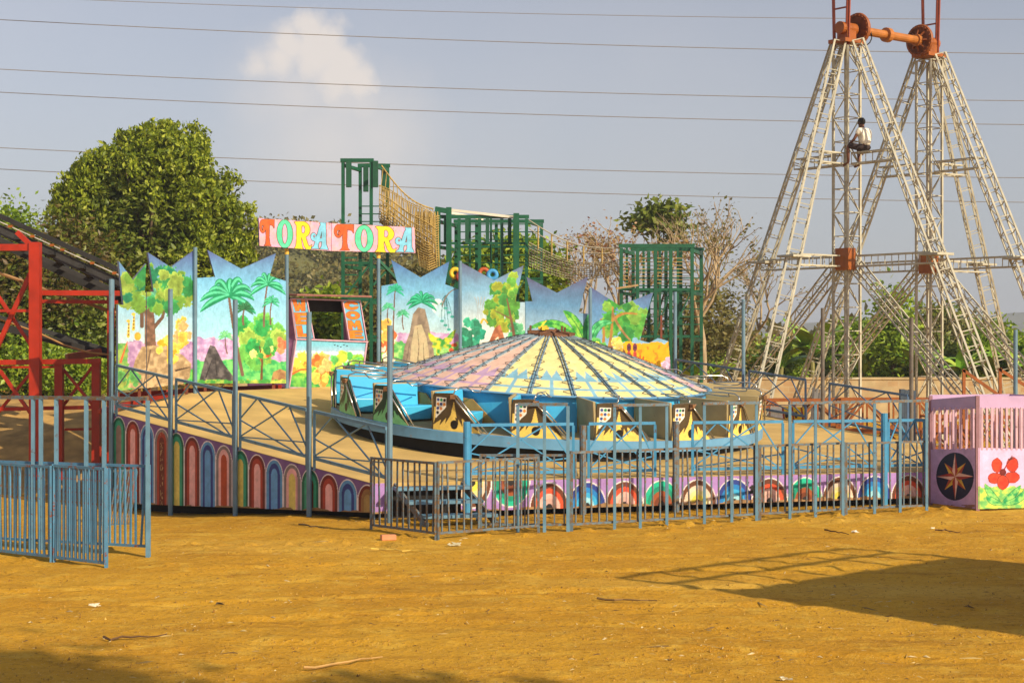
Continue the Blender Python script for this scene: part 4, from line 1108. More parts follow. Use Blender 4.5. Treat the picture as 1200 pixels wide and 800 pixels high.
for x in (925, 955, 987, 1024, 1054, 1085):
    u = K4.lerp(K6, frac_at(K4, K6, x)) + Vector((0, -.05, 0)); part(t, 'post', BLUE, lambda m: m.bar(u - Vector((0, 0, .08)), u + Vector((0, 0, 1.86)), .045, .045))
p, q = K4.lerp(K6, frac_at(K4, K6, 924)) + Vector((0, -.05, 1.89)), K4.lerp(K6, frac_at(K4, K6, 1086)) + Vector((0, -.05, 1.89))
part(t, 'head_rail', BLUE2, lambda m: m.bar(p, q, .045, .045))

# left foreground: two rows of gates
LG = 'blue bar gates beside the red frame'
q0 = gp(124.5, 662); p0 = gp(-60, 641)
LB = mat('gate_blue', (80, 134, 170), .5, .16, 5, rust=.36, rustcol=(132, 74, 54))
midp = p0.lerp(q0, frac_at(p0, q0, 60.5))
barrier(p0, midp, 1.24, 22, 'front blue bar gate leaf with thick end post, nearer the embankment end', LG, mt=LB, bw_=.026, z0=.06, name='bar_gate', cat='gate')
barrier(midp + Vector((.03, 0, 0)), q0, 1.26, 13, 'front blue bar gate leaf standing open before the taller framed fence', LG, mt=LB, bw_=.026, z0=.05, name='bar_gate', cat='gate')
q1 = gp(174.5, 650); p1 = gp(-80, 634)
fence = barrier(p1, q1, 1.22, 44, 'tall framed blue fence with open upper half before the rainbow arches', LG, mt=LB, bw_=.024, z0=.14, tall=2.13, tallx=[0.02] + [frac_at(p1, q1, x) for x in (40, 49, 67, 102, 123, 174)], name='framed_fence', cat='fence')
# leaning loose panel behind
c0, c1 = gp(128, 592), gp(152, 592)
t = thing('barrier', 'small loose bar panel leaning against the rainbow arch skirt', 'barrier', c0.lerp(c1, .5))
bv = Vector((0, .35, 1)).normalized() * 1.0
part(t, 'top_rail', BLUE2, lambda m: m.bar(c0 + bv, c1 + bv + Vector((.06, 0, 0)), .035, .035)); part(t, 'bottom_rail', BLUE2, lambda m: m.bar(c0 + bv * .02, c1 + bv * .02, .035, .035))
for i in range(9):
    f = i / 8; part(t, 'bar', BLUE2, lambda m: m.bar(c0.lerp(c1, f) + bv * .03, c0.lerp(c1, f) + bv * .98 + Vector((.06, 0, 0)), .02, .02))

# ------------------------------------------------------------------ purple kiosk at the right
ka, kb, kc = gp(1090.5, 589), gp(1146, 597), gp(1243, 594)
ka.z = kb.z = kc.z = 0
kiosk = thing('kiosk', 'purple kiosk with barred windows, a compass star and a red hibiscus painting', 'kiosk', kb)
PUR = mat('kiosk_lilac', (188, 156, 196), .55, .1, 3, rust=.06)
def compass(c):
    c.fill(np.ones(c.X.shape, bool), (204, 168, 214), mott=.14)  # same lilac as the hibiscus side, coloured darker for the shaded face
    cx, cy, rx, ry = 1119.5, 556, 22, 28
    c.ell(cx, cy, rx, ry, (30, 34, 62), mott=.2)
    for k in range(4):
        a = math.pi / 4 + k * math.pi / 2
        tip = (cx + rx * .80 * math.cos(a), cy + ry * .80 * math.sin(a))
        for s_, col in ((-1, (226, 180, 60)), (1, (176, 70, 40))):
            b_ = a + s_ * .42; c.poly([(cx, cy), tip, (cx + rx * .36 * math.cos(b_), cy + ry * .36 * math.sin(b_))], col)
    for k in range(4):
        a = k * math.pi / 2
        tip = (cx + rx * .98 * math.cos(a), cy + ry * .98 * math.sin(a))
        for s_, col in ((-1, (244, 196, 178)), (1, (176, 56, 36))):
            b_ = a + s_ * .62; c.poly([(cx, cy), tip, (cx + rx * .26 * math.cos(b_), cy + ry * .26 * math.sin(b_))], col)
    c.fill((c.Y > 589) & (c.N > .5), (150, 106, 96))
def hibiscus(c):
    c.fill(np.ones(c.X.shape, bool), (232, 192, 234), mott=.08)
    c.fill((c.Y + c.wob(4, .25) > 569), (120, 200, 110), c2=(206, 220, 90))
    for p0_, p1_, p2_ in (((1173, 588), (1158, 576), (1154, 564)), ((1174, 588), (1188, 578), (1196, 566)), ((1174, 588), (1160, 586), (1156, 578)), ((1175, 588), (1200, 586), (1204, 566))):
        c.stroke(curve(p0_, p1_, p2_), 8, 0, (20, 120, 70), leafy=True); c.stroke(curve(p0_, p1_, p2_), 6.6, 0, (40, 170, 100), leafy=True, c2=(150, 214, 110))
    for x, y, rx, ry in ((1168, 543, 5.5, 8), (1186, 542, 6.5, 8), (1166, 558, 8, 6), (1186, 557, 8, 6), (1175, 563, 6.5, 8)):
        c.ell(x, y, rx + .7, ry + .7, (120, 34, 24), rough=.12); c.ell(x, y, rx, ry, (226, 72, 40), rough=.12, c2=(206, 50, 30))
    c.ell(1175, 551, 4, 4, (110, 24, 20)); c.stroke([(1175, 551), (1180, 541), (1186, 533)], 1.6, 1, (120, 30, 30))
    for k in range(5): c.stroke([(1182, 537), (1186 + k * .8, 531 + k)], .7, .5, (90, 40, 40))
painted(kiosk, 'compass_panel', [(1091, 524.5), (1146, 522.5), (1146, 594), (1091, 587)], ka, kb, compass, (176, 138, 190), step=.35, seed=3, edge=PUR)
painted(kiosk, 'hibiscus_panel', [(1146.4, 522.5), (1232, 524), (1232, 592), (1146.4, 594)], kb, kc, hibiscus, (232, 192, 234), step=.35, seed=4, edge=PUR)
def pl(a, b, px, py): return Vector([float(v) for v in on_plane(px, py, a, b)])
def header(a, b, o):
    na = Vector((-(b - a).y, (b - a).x, 0)).normalized()
    if na.dot(-a) < 0: na = -na
    part(kiosk, 'header_board', PUR, lambda m: m.prism([pl(a, b, x, y) for x, y in o], -na * .03))
header(ka, kb, [(1091, 466), (1146, 461.5), (1146, 476.5), (1091, 479)]); header(kb, kc, [(1146.5, 461.5), (1232, 462), (1232, 476), (1146.5, 476.5)])
KB = mat('kiosk_bars', (216, 180, 196), .5, .15, 4, rust=.2)
for a, b, x0, x1, n in ((ka, kb, 1093, 1143, 8), (kb, kc, 1149, 1230, 14)):
    for i in range(n):
        x = x0 + (x1 - x0) * (i + .3) / n
        part(kiosk, 'bar', KB, lambda m: m.bar(pl(a, b, x, 475), pl(a, b, x, 524.5), .035, .035))
for a, b, x in ((ka, kb, 1091), (ka, kb, 1146), (kb, kc, 1231)):
    p = pl(a, b, x, 463); part(kiosk, 'corner_post', mat('kiosk_post', (150, 110, 120), .6, .2, 4, rust=.3), lambda m: m.bar((p.x, p.y + .03, 0), (p.x, p.y + .03, p.z + .02), .06, .06))
# the back of the kiosk: low lilac walls closing the box
kd = ka + (kc - kb)
for a, b in ((ka, kd), (kd, kc)):
    part(kiosk, 'back_wall', PUR, lambda m: m.prism([Vector((a.x, a.y + .05, .1)), Vector((b.x, b.y + .05, .1)), Vector((b.x, b.y + .05, .98)), Vector((a.x, a.y + .05, .98))], (0, .03, 0)))
    n = 12
    for i in range(n):
        p = a.lerp(b, (i + .5) / n); part(kiosk, 'bar', KB, lambda m: m.bar((p.x, p.y + .06, .98), (p.x, p.y + .06, 1.75), .035, .035))
    part(kiosk, 'header_board', PUR, lambda m: m.prism([Vector((a.x, a.y + .05, 1.75)), Vector((b.x, b.y + .05, 1.75)), Vector((b.x, b.y + .05, 1.95)), Vector((a.x, a.y + .05, 1.95))], (0, .03, 0)))

# ------------------------------------------------------------------ the big wheel's tower (wheel itself dismantled)
TX = Vector((.78, .62, 0)); TD = Vector((.62, -.78, 0))        # along the axle, and along the A frames
N0, N1 = Vector((9.02, 46.0, 0)), Vector((11.78, 48.2, 0))
CREAM = mat('cream_lattice', (184, 179, 160), .6, .2, 3, rust=.25, rustcol=(128, 100, 66))
ORANGE = mat('orange_paint', (152, 82, 22), .5, .2, 4, rust=.2, rustcol=(120, 60, 30))
wheel = thing('big_wheel_tower', 'tall cream lattice twin tower of a dismantled big wheel with orange axle', 'tower', (10.2, 46.9, 0))
ZTOP, ZBOX, ZUP = 11.12, 5.05, 7.80
def col_truss(m, p, z0, z1): m.truss((p.x, p.y, z0), (p.x, p.y, z1), .50, .62, .06, .024, roll=R(38), full=True)
for N, outw in ((N0, -1), (N1, 1)):
    part(wheel, 'column', CREAM, lambda m: col_truss(m, N, 0, ZTOP - .3))
    f1, f2 = N + TD * 5.3, N - TD * 5.3
    f3 = N + TX * outw * (3.7 if outw < 0 else 4.3)
    ap = Vector((N.x, N.y, ZTOP - .2))
    for f, off in ((f1, TD * .35), (f2, -TD * .35), (f3, TX * outw * .3)):
        part(wheel, 'leg', CREAM, lambda m: m.truss(ap + off, f, .29, .42, .05, .024, w1=.40))
        q = (ap + off).lerp(f, .53)
        part(wheel, 'flange_plate', CREAM, lambda m: m.box(q, (.62, .62, .06), .6))
    for f in (f1, f2):
        part(wheel, 'brace', CREAM, lambda m: m.truss(Vector((N.x, N.y, ZBOX - .1)) + (f - N).normalized() * .3, f.lerp(N, .03) + Vector((0, 0, .2)), .28, .44, .038, .020))
    for z in (ZBOX, ZUP):
        fr_ = 1 - z / (ZTOP - .2)
        for f, off in ((f1, TD * .35), (f2, -TD * .35), (f3, TX * outw * .3)):
            tgt = f.lerp(ap + off, 1 - fr_); tgt.z = z
            st_ = Vector((N.x, N.y, z)) + (f - N).normalized() * .28
            part(wheel, 'strut', CREAM, lambda m: m.truss(st_, tgt, .28, .40, .038, .020))
    part(wheel, 'orange_box', ORANGE, lambda m: m.box((N.x - .10, N.y - .34, ZBOX + .05), (.46, .3, .58), R(38 - 90)))
    def bearing(m):
        m.box((N.x, N.y, ZTOP - .16), (.8, .6, .10), math.atan2(TX.y, TX.x)); m.tube([Vector((N.x, N.y, ZTOP + .20)) - TX * .3, Vector((N.x, N.y, ZTOP + .20)) + TX * .3], .17, 16)
        m.box((N.x, N.y, ZTOP + .0), (.36, .36, .26), math.atan2(TX.y, TX.x))
    part(wheel, 'bearing', ORANGE, bearing)
    hubp = Vector((N.x, N.y, ZTOP + .22)) - TX * outw * .42
    mt3 = TX.to_track_quat('Z', 'Y').to_matrix()
    def hub(m):
        m.lathe([(.0, -.05), (.38, -.05), (.40, .0), (.44, -.04)], 28, hubp, mt3)
        m.lathe([(0, .05), (.2, .07), (.22, .05), (.44, .05), (.46, .0), (.44, -.05), (.0, -.05)], 28, hubp, mt3)
        for k in range(20):
            a = k * 2 * math.pi / 20; p = hubp + mt3 @ Vector((.39 * math.cos(a), .39 * math.sin(a), 0))
            m.bar(p - TX * .075, p + TX * .075, .035, .035)
        for k in range(8):
            a = k * 2 * math.pi / 8; p = hubp + mt3 @ Vector((.14 * math.cos(a), .14 * math.sin(a), 0)); q2 = hubp + mt3 @ Vector((.3 * math.cos(a), .3 * math.sin(a), 0))
            m.bar(p - TX * outw * .12, q2 - TX * outw * .05, .03, .05)
    part(wheel, 'hub_disc', mat('rust_orange_hub', (144, 76, 22), .6, .25, 6, rust=.15), hub)
    # stub spokes standing up from the hub
    for s_, lean in ((-.30, -.02), (.12, 0.03), (.2, .03)):
        p = Vector((N.x, N.y, ZTOP - .35)) + TD * s_ - TX * outw * -.15
        part(wheel, 'upright_spoke', mat('red_orange_pipe', (150, 66, 36), .5, .2, 4), lambda m: m.tube([p, p + Vector((lean * 3, 0, 3.2))], .045 if s_ != .2 else .02, 8))
    p = Vector((N.x, N.y, ZTOP + .75)) + TX * outw * .15
    part(wheel, 'spoke_tie', mat('red_orange_pipe', (150, 66, 36), .5), lambda m: m.bar(p - TD * .30, p + TD * .12, .04, .04))
a0, a1 = Vector((N0.x, N0.y, ZTOP + .22)) + TX * .45, Vector((N1.x, N1.y, ZTOP + .22)) - TX * .45
def axle(m): m.tube([a0, a1], .115, 14); m.tube([a0.lerp(a1, .44), a0.lerp(a1, .5)], .2, 14); m.tube([a0, a0.lerp(a1, .06)], .17, 12); m.tube([a0.lerp(a1, .94), a1], .17, 12)
part(wheel, 'axle', mat('orange_axle', (172, 106, 44), .5, .2, 5), axle)
part(wheel, 'cable_loop', WIRE, lambda m: m.tube([a0.lerp(a1, .12) + Vector((.18 * math.cos(k * .5), 0, -.14 + .24 * math.sin(k * .5))) for k in range(14)], .018, 5))

# ------------------------------------------------------------------ the man sitting on the strut
Fv, Lv, Up = -TD, Vector((-.78, -.62, 0)), Vector((0, 0, 1))
SEATP = Vector((N0.x, N0.y, ZUP + .17)) + TD * .66
def P3(f, l, u): return SEATP + Fv * f + Lv * l + Up * u
person = thing('person', 'man in white T-shirt and dark shorts sitting up on the tower strut', 'person', SEATP)
def skin_obj(name, chains, parent, m, root, sub=2):
    base = base_of(parent); verts = []; rad = []; edges = []; key = {}
    for ch in chains:
        last = None
        for (co, r) in ch:
            k = tuple(round(v, 4) for v in co)
            if k not in key: key[k] = len(verts); verts.append(tuple(Vector(co) - base)); rad.append(r)
            if last is not None and last != key[k]: edges.append((last, key[k]))
            last = key[k]
    me = bpy.data.meshes.new(name); me.from_pydata(verts, edges, []); me.materials.append(m)
    o = add(name, me, parent)
    sk = o.modifiers.new('skin', 'SKIN'); ss = o.modifiers.new('sub', 'SUBSURF'); ss.levels = sub; ss.render_levels = sub
    me = o.data
    for i, sv in enumerate(me.skin_vertices[0].data):
        rr = rad[i]; sv.radius = (rr, rr) if not isinstance(rr, tuple) else rr; sv.use_root = (i == key[tuple(round(v, 4) for v in root)])
    sk.use_smooth_shade = True
    return o
pel = P3(0, 0, .10); wst = P3(.02, 0, .28); chs = P3(.06, 0, .46); nk = P3(.11, 0, .60); hd0 = P3(.14, 0, .68); hd1 = P3(.17, 0, .80)
Lsh, Rsh = P3(.08, .19, .54), P3(.08, -.19, .54)
Lel, Rel = P3(.18, .27, .30), P3(.16, -.28, .30)
Lwr, Rwr = P3(.40, .20, .22), P3(.30, -.30, .10)
Lkn, Rkn = P3(.36, .30, .16), P3(.40, -.18, .12)
Lan, Ran = P3(.38, .26, -.30), P3(.36, -.16, -.32)
Lto, Rto = P3(.56, .28, -.36), P3(.54, -.16, -.38)
SKIN = mat('brown_skin', (108, 66, 44), .55, .1, 8)
chains = [[(pel, .11), (wst, (.10, .08)), (chs, (.10, .08)), (nk, .05), (hd0, .08), (hd1, .085)],
          [(chs, (.10, .08)), (Lsh, .05), (Lel, .042), (Lwr, .03)], [(chs, (.10, .08)), (Rsh, .05), (Rel, .042), (Rwr, .03)],
          [(pel, .11), (P3(.03, .10, .09), .08), (Lkn, .06), (Lan, .04), (Lto, .035)], [(pel, .11), (P3(.03, -.10, .09), .08), (Rkn, .06), (Ran, .04), (Rto, .035)]]
for W, dr in ((Lwr, (Lwr - Lel).normalized()), (Rwr, (Rwr - Rel).normalized())):
    side = dr.cross(Up).normalized(); palm_ = W + dr * .07
    chains.append([(W, .03), (palm_, .03)])
    for j, (o_, L_) in enumerate(((-.03, .065), (-.01, .078), (.01, .072), (.03, .055))):
        b1 = palm_ + side * o_ + dr * .03; chains.append([(palm_, .03), (b1, .010), (b1 + dr * L_ * .5 - Up * .012, .009), (b1 + dr * L_ * .8 - Up * .04, .008)])
    chains.append([(W, .03), (W + dr * .03 + side * .04, .011), (W + dr * .07 + side * .06 - Up * .01, .009)])
skin_obj('body', chains, person, SKIN, pel)
SHIRT = mat('white_shirt', (236, 230, 214), .8, .05, 6)
skin_obj('shirt', [[(P3(0, 0, .12), (.155, .135)), (P3(.015, 0, .28), (.18, .14)), (P3(.06, 0, .47), (.20, .15)), (P3(.09, 0, .57), (.12, .11))], [(P3(.06, 0, .47), (.18, .135)), (P3(.08, .19, .545), .085), (P3(.13, .235, .42), .075)], [(P3(.06, 0, .47), (.18, .135)), (P3(.08, -.19, .545), .085), (P3(.12, -.24, .42), .075)]], person, SHIRT, P3(0, 0, .12))
skin_obj('shorts', [[(P3(0, 0, .16), (.15, .13)), (P3(0, 0, .07), (.15, .13)), (P3(.04, .11, .085), .11), (Lkn + (Lkn - P3(.03, .10, .09)) * .02, .082)], [(P3(0, 0, .07), (.15, .13)), (P3(.04, -.11, .085), .11), (Rkn + Vector((0, 0, .001)), .082)]], person, mat('dark_shorts', (52, 36, 34), .8), P3(0, 0, .16))
hm = MB(); q3 = Fv.to_track_quat('Y', 'Z').to_matrix()
hc = P3(.145, 0, .795)
for (u0, u1) in ((0, 1),):
    prof = [(0.001, .115), (.06, .10), (.098, .05), (.104, .0), (.098, -.04), (.08, -.07)]
    hm.lathe(prof, 16, hc, q3)
hm.build('hair', mat('black_hair', (24, 20, 18), .7), person, smooth=True)
def face(m):
    c_ = P3(.175, 0, .765)
    m.hexa([c_ + Fv * .085 + Lv * -.012 + Up * -.03, c_ + Fv * .085 + Lv * .012 + Up * -.03, c_ + Fv * .06 + Lv * .01, c_ + Fv * .06 - Lv * .01, c_ + Fv * .10 - Lv * .012 + Up * -.02, c_ + Fv * .10 + Lv * .012 + Up * -.02, c_ + Fv * .075 + Lv * .008 + Up * .03, c_ + Fv * .075 - Lv * .008 + Up * .03])
    for s_ in (-1, 1):
        e_ = c_ - Fv * .03 + Lv * s_ * .088; m.box(e_, (.02, .035, .055), math.atan2(Fv.y, Fv.x))
part(person, 'ears_and_nose', SKIN, face)

# ------------------------------------------------------------------ green rope course
GREEN = mat('green_steel', (16, 86, 58), .45, .18, 3, rust=.08, rustcol=(60, 70, 50))
ROPE = mat('yellow_rope', (178, 150, 86), .9, .3, 6)
def tower(lab, xs, Yf, Yb, ytop, posts_z0, levels, name='rope_course_tower', grp='green steel towers of the rope course', doors=()):
    z1 = at(0, ytop, Yf).z
    c = gnd((xs[0] + xs[-1]) / 2, (Yf + Yb) / 2)
    t = thing(name, lab, 'tower', c, grp)
    X = [gnd(x, Yf).x for x in xs]; X2 = [x + (Yb - Yf) * .25 for x in X]
    for Yy, XX in ((Yf, X), (Yb, X2)):
        for x in XX: part(t, 'post', GREEN, lambda m: m.bar((x, Yy, -.05), (x, Yy, z1 - .06), .09, .09))
        part(t, 'top_beam', GREEN, lambda m: m.bar((XX[0] - .07, Yy, z1), (XX[-1] + .07, Yy, z1), .10, .10))
        for yl in levels:
            z = at(0, yl, Yf).z; part(t, 'beam', GREEN, lambda m: m.bar((XX[0], Yy, z), (XX[-1], Yy, z), .06, .07))
    for yl in np.arange(levels[0] - 22, levels[0] + 50, 9.0):
        if yl > ytop + 6: part(t, 'thin_rail', GREEN, lambda m: m.bar((X2[0], Yb - .1, at(0, yl, Yb).z), (X2[-1], Yb - .1, at(0, yl, Yb).z), .03, .03))
    for k in range(len(X) - 1):
        part(t, 'brace', GREEN, lambda m: m.bar((X[k], Yf, at(0, levels[-1], Yf).z), (X[k + 1], Yf, at(0, levels[-2], Yf).z), .035, .035))
    for x, x2 in ((X[0], X2[0]), (X[-1], X2[-1])):
        for z in [z1 - .13] + [at(0, yl, Yf).z - .1 for yl in levels]:
            part(t, 'side_beam', GREEN, lambda m: m.bar((x, Yf, z), (x2, Yb, z), .09, .09))
    return t, X, X2, z1
YT = 47.0
t1, X, X2, z1 = tower('tallest green steel tower of the rope course behind the entrance sign', (402, 435), YT, 48.4, 186, 0, (262, 306, 348, 392))
def plate(m):
    z = at(0, 268, YT).z; m.hexa([(X[0] - .05, YT - .1, z), (X[1] + .05, YT - .1, z), (X2[1] + .05, 48.5, z), (X2[0] - .05, 48.5, z), (X[0] - .05, YT - .1, z + .06), (X[1] + .05, YT - .1, z + .06), (X2[1] + .05, 48.5, z + .06), (X2[0] - .05, 48.5, z + .06)])
part(t1, 'platform', GREEN, plate)
for x, Yy in ((X[0] + .16, YT), (X[1] + .12, YT), (X2[1] - .1, 48.4), (X2[0] + .16, 48.4)):
    part(t1, 'hanging_pad', mat('dark_green_pad', (18, 78, 54), .6), lambda m: m.box((x, Yy - .02, z1 - .38), (.14, .16, .72)))
for yl in (285, 300, 320, 334, 362, 376, 404):
    z = at(0, yl, YT).z; part(t1, 'ladder_rung', GREEN, lambda m: m.bar((X[0], YT, z), ((X[0] + X[1]) / 2, YT, z), .04, .04))
for y0, y1 in ((306, 348), (348, 392), (392, 430)):
    part(t1, 'brace', GREEN, lambda m: m.bar((X[0], YT, at(0, y1, YT).z), (X[1], YT, at(0, y0, YT).z), .05, .05))
part(t1, 'stair_brace', GREEN, lambda m: m.bar(at(437, 296, YT), at(470, 330, YT + .5), .07, .07)); part(t1, 'stair_brace', GREEN, lambda m: m.bar(at(437, 332, YT), at(463, 305, YT + .5), .05, .05))

t2, X, X2, z2 = tower('long green steel frame of the rope course with white beams on top', (513, 538, 562, 588, 617), 47.6, 49.4, 252, 0, (283, 322, 372))
for k, x in enumerate(X[:-1]):
    part(t2, 'hanging_pad', mat('dark_green_pad', (18, 78, 54), .6), lambda m: m.box((x + .22, 47.55, z2 - .4), (.10, .14, .72)))
    part(t2, 'thin_post', GREEN, lambda m: m.bar(((x + X[k + 1]) / 2, 48.2, z2 - 2.1), ((x + X[k + 1]) / 2, 48.2, z2), .06, .06))
for x in (513, 526):
    p = at(x, 330, 47.5); q = at(x, 241, 47.5); part(t2, 'gate_post', GREEN, lambda m: m.bar(p, q, .15, .15))
part(t2, 'gate_head', GREEN, lambda m: m.bar(at(510, 243, 47.5), at(528, 246, 47.5), .14, .14)); part(t2, 'gate_post', GREEN, lambda m: m.bar(at(605, 330, 47.3), at(605, 248, 47.3), .16, .16))
WB = mat('white_beam', (226, 218, 200), .6, .1)
part(t2, 'white_beam', WB, lambda m: m.bar(at(527, 244, 47.55), at(606, 253, 47.5), .06, .07)); part(t2, 'white_beam', WB, lambda m: m.bar(at(527, 247, 48.6), at(566, 255, 49.0), .06, .07))

t3, X, X2, z3 = tower('green steel tower of the rope course in front of the bare trees', (728, 747, 768, 786, 811), 46.4, 48.2, 286, 0, (337, 392), doors=())
for k in range(len(X) - 1):
    for yv0, yv1 in ((286, 337), (340, 380)):
        part(t3, 'thin_post', GREEN, lambda m: m.bar(((X[k] + X[k + 1]) / 2, 47.4, at(0, yv1, 46.4).z), ((X[k] + X[k + 1]) / 2, 47.4, at(0, yv0, 46.4).z), .06, .06))
    part(t3, 'net_slat', ROPE, lambda m: [m.bar((X[k], 46.55, at(0, 300 + j * 4.2, 46.4).z), (X[k + 1], 46.55, at(0, 300 + j * 4.2 + .6, 46.4).z), .018, .018) for j in range(8)])
part(t3, 'plank', mat('tan_plank', (170, 140, 96), .8), lambda m: m.bar(at(722, 336, 46.2), at(748, 332, 46.2), .07, .05))

# net tunnel between the two left towers
net = thing('rope_net_tunnel', 'yellow rope net tunnel hanging between the tallest green tower and the long frame', 'net', at(485, 290, 47.6))
path = [at(446, 228, 47.7), at(458, 236, 47.7), at(470, 247, 47.7), at(482, 258, 47.65), at(494, 266, 47.6), at(504, 274, 47.6), at(512, 282, 47.6)]
def npos(f):
    s = f * (len(path) - 1); i = min(int(s), len(path) - 2); return path[i].lerp(path[i + 1], s - i)
def nsec(f, u):                     # u from 0 (far lip) over the belly to 1 (near lip)
    a = math.pi * u; w = .55; h = .74 + .1 * f; lip = .26 + .45 * f
    return npos(f) + Vector((0, w * math.cos(a), lip - (h + lip) * math.sin(a) ** .7))
def longs(m):
    for k in range(25): m.tube([nsec(f, k / 24) for f in np.linspace(0, 1, 16)], .013, 4, cap=False)
part(net, 'long_ropes', ROPE, longs)
def hoops(m):
    for k in range(34): m.tube([nsec(k / 33, u) + Vector((random.uniform(-.03, .03), 0, random.uniform(-.02, .02))) for u in np.linspace(0, 1, 11)], .013, 4, cap=False)
part(net, 'hoop_ropes', ROPE, hoops)
def hang(m):
    tp0, tp1 = at(447, 192, 47.2), at(508, 243, 47.2)
    m.tube([tp0.lerp(tp1, f) + Vector((0, 0, -.25 * math.sin(math.pi * f))) for f in np.linspace(0, 1, 12)], .022, 5)
    for k in range(15):
        f = (k + .5) / 15; p = tp0.lerp(tp1, f) + Vector((0, 0, -.25 * math.sin(math.pi * f))); m.tube([p, nsec(f, 1.0)], .012, 4)
part(net, 'hanger_ropes', ROPE, hang)
def curtain(m):
    for k in range(9): m.tube([at(487 + k * 3.2, 246, 47.3), at(488 + k * 3.2, 283, 47.3), at(492 + k * 2.8, 314 - abs(k - 4), 47.3)], .02, 4)
    for k in range(22): m.tube([at(486 + k * .3, 250 + k * 2.8, 47.3), at(502, 253.5 + k * 2.9, 47.1), at(515 - k * .1, 251 + k * 2.8, 47.3)], .015, 4)
part(net, 'net_curtain', ROPE, curtain)
# rope bridge
brg = thing('rope_bridge', 'thin rope net bridge between the long green frame and the tree side tower', 'bridge', at(672, 300, 47))
def br(f, s, dy): 
    p = at(620, 256 + s, 47.2 + dy).lerp(at(727, 288 + s * .55, 46.5 + dy), f); return p + Vector((0, 0, -.28 * math.sin(math.pi * f)))
GREYROPE = mat('grey_rope', (172, 164, 144), .9, .2)
def handropes(m):
    for s, dy in ((0, 0), (0, .9), (10, 0)): m.tube([br(f, s, dy) for f in np.linspace(0, 1, 16)], .016, 5)
part(brg, 'hand_ropes', GREYROPE, handropes)
def bnet(m):
    for k in range(9): m.tube([br(f, 26 + k * 3.4, .1 * k) for f in np.linspace(0, 1, 14)], .011, 4)
    for k in range(34):
        f = k / 33; m.tube([br(f, 26, 0), br(f, 53, .8)], .009, 4)
part(brg, 'net', GREYROPE, bnet)
for f in (.1, .25, .42, .6, .8): part(brg, 'hanger', ROPE, lambda m: m.tube([br(f, 0, 0), br(f, 28, 0)], .022, 5))
def tyre(px, py, Y, col, lab):
    m = MB(); q = at(px, py, Y); n = 18; mtx = Matrix.Rotation(R(80), 3, 'X')
    prof = [(.115 + .058 * math.cos(a), .05 * math.sin(a)) for a in np.linspace(0, 2 * math.pi, 11)]
    m.lathe(prof, n, q, mtx)
    o = m.build('tyre', mat(lab, col, .6, .1), None, q, smooth=True); tag(o, lab, 'tyre', 'painted tyres on the rope course')
tyre(533.5, 318, 47.0, (226, 190, 40), 'yellow painted tyre hanging at the long green frame, beside the dark red tyre'); tyre(541, 322, 46.9, (150, 52, 34), 'dark red painted tyre between two yellow tyres'); tyre(545, 333, 46.8, (236, 196, 30), 'lower yellow painted tyre above the fruit tree mural')
tyre(577, 320, 46.9, (64, 150, 206), 'blue painted tyre on the long green frame'); tyre(567, 318, 47.0, (180, 84, 40), 'orange red painted tyre next to the blue tyre')

# ------------------------------------------------------------------ red steel frame with a sloping track, left
RED = mat('red_frame_paint', (166, 38, 8), .5, .2, 3, rust=.12, rustcol=(120, 50, 30))
rf = thing('red_steel_frame', 'bright red steel frame carrying a dark sloping track on the earth bank', 'frame', gnd(60, 36.5, -.3))
YR = 36.0
def rbar(x0, y0, x1, y1, w, Y0=YR, Y1=None, nm='beam', m_=RED):
    part(rf, nm, m_, lambda m: m.bar(at(x0, y0, Y0), at(x1, y1, Y1 or Y0), w, w))
rbar(41.5, 282, 41.5, 560, .22, nm='post'); rbar(69.5, 421, 69.5, 560, .17, 36.4, nm='post'); rbar(113, 421, 113, 560, .17, 36.4, nm='post'); rbar(130, 338, 130, 545, .14, 37.5, nm='post'); rbar(-14, 282, -14, 560, .2, nm='post')
rbar(-40, 288, 36, 288, .14); rbar(41, 341, 140, 341.5, .11, 36.6); rbar(41, 351, 138, 352, .08, 37.6); rbar(-40, 362, 38, 362, .06)
rbar(-40, 423, 118, 421, .11, 36.3); rbar(-40, 428, 66, 428, .05, 37.0); rbar(-40, 478, 110, 475, .08, 36.5); rbar(76, 501, 128, 500, .05, 37.2); rbar(128, 462, 230, 455, .10, 36.6, 37.6)
for x0, y0, x1, y1, w, Y in ((36, 318, -10, 420, .09, 36.2), (-12, 330, 36, 402, .07, 36.3), (0, 432, 36, 482, .07, 36.2), (40, 430, -6, 486, .06, 36.5), (72, 428, 110, 474, .06, 36.5), (108, 428, 72, 476, .06, 36.7), (20, 270, 41, 290, .1, 36.0)):
    rbar(x0, y0, x1, y1, w, Y, nm='brace')
DKS = mat('dark_track_steel', (46, 45, 46), .6, .3, 4)
DKB = mat('black_track_steel', (28, 26, 26), .7, .3, 4)
trk = thing('sloping_track', 'dark sloping track of long beams resting on the red frame', 'track', at(60, 310, 36.5))
def tbar(x0, y0, x1, y1, w, h, Y, m_, nm='track_beam'): part(trk, nm, m_, lambda m: m.bar(at(x0, y0, Y), at(x1, y1, Y + .3), w, h))
tbar(-60, 224, 150, 319, .25, .10, 36.6, DKB); tbar(-60, 231, 150, 325, .03, .022, 36.4, mat('white_pipe', (176, 172, 164), .5), 'white_pipe'); tbar(-60, 240, 150, 335, .14, .20, 36.7, DKS); tbar(-60, 252, 150, 346, .2, .10, 37.6, DKS); tbar(-30, 268, 145, 351, .3, .17, 38.2, DKB)
for x in (-30, 12, 38, 61, 73, 108, 134):
    y = 231 + (x + 60) * .448; part(trk, 'orange_clip', ORANGE, lambda m: m.box(at(x, y, 36.38), (.08, .06, .05)))
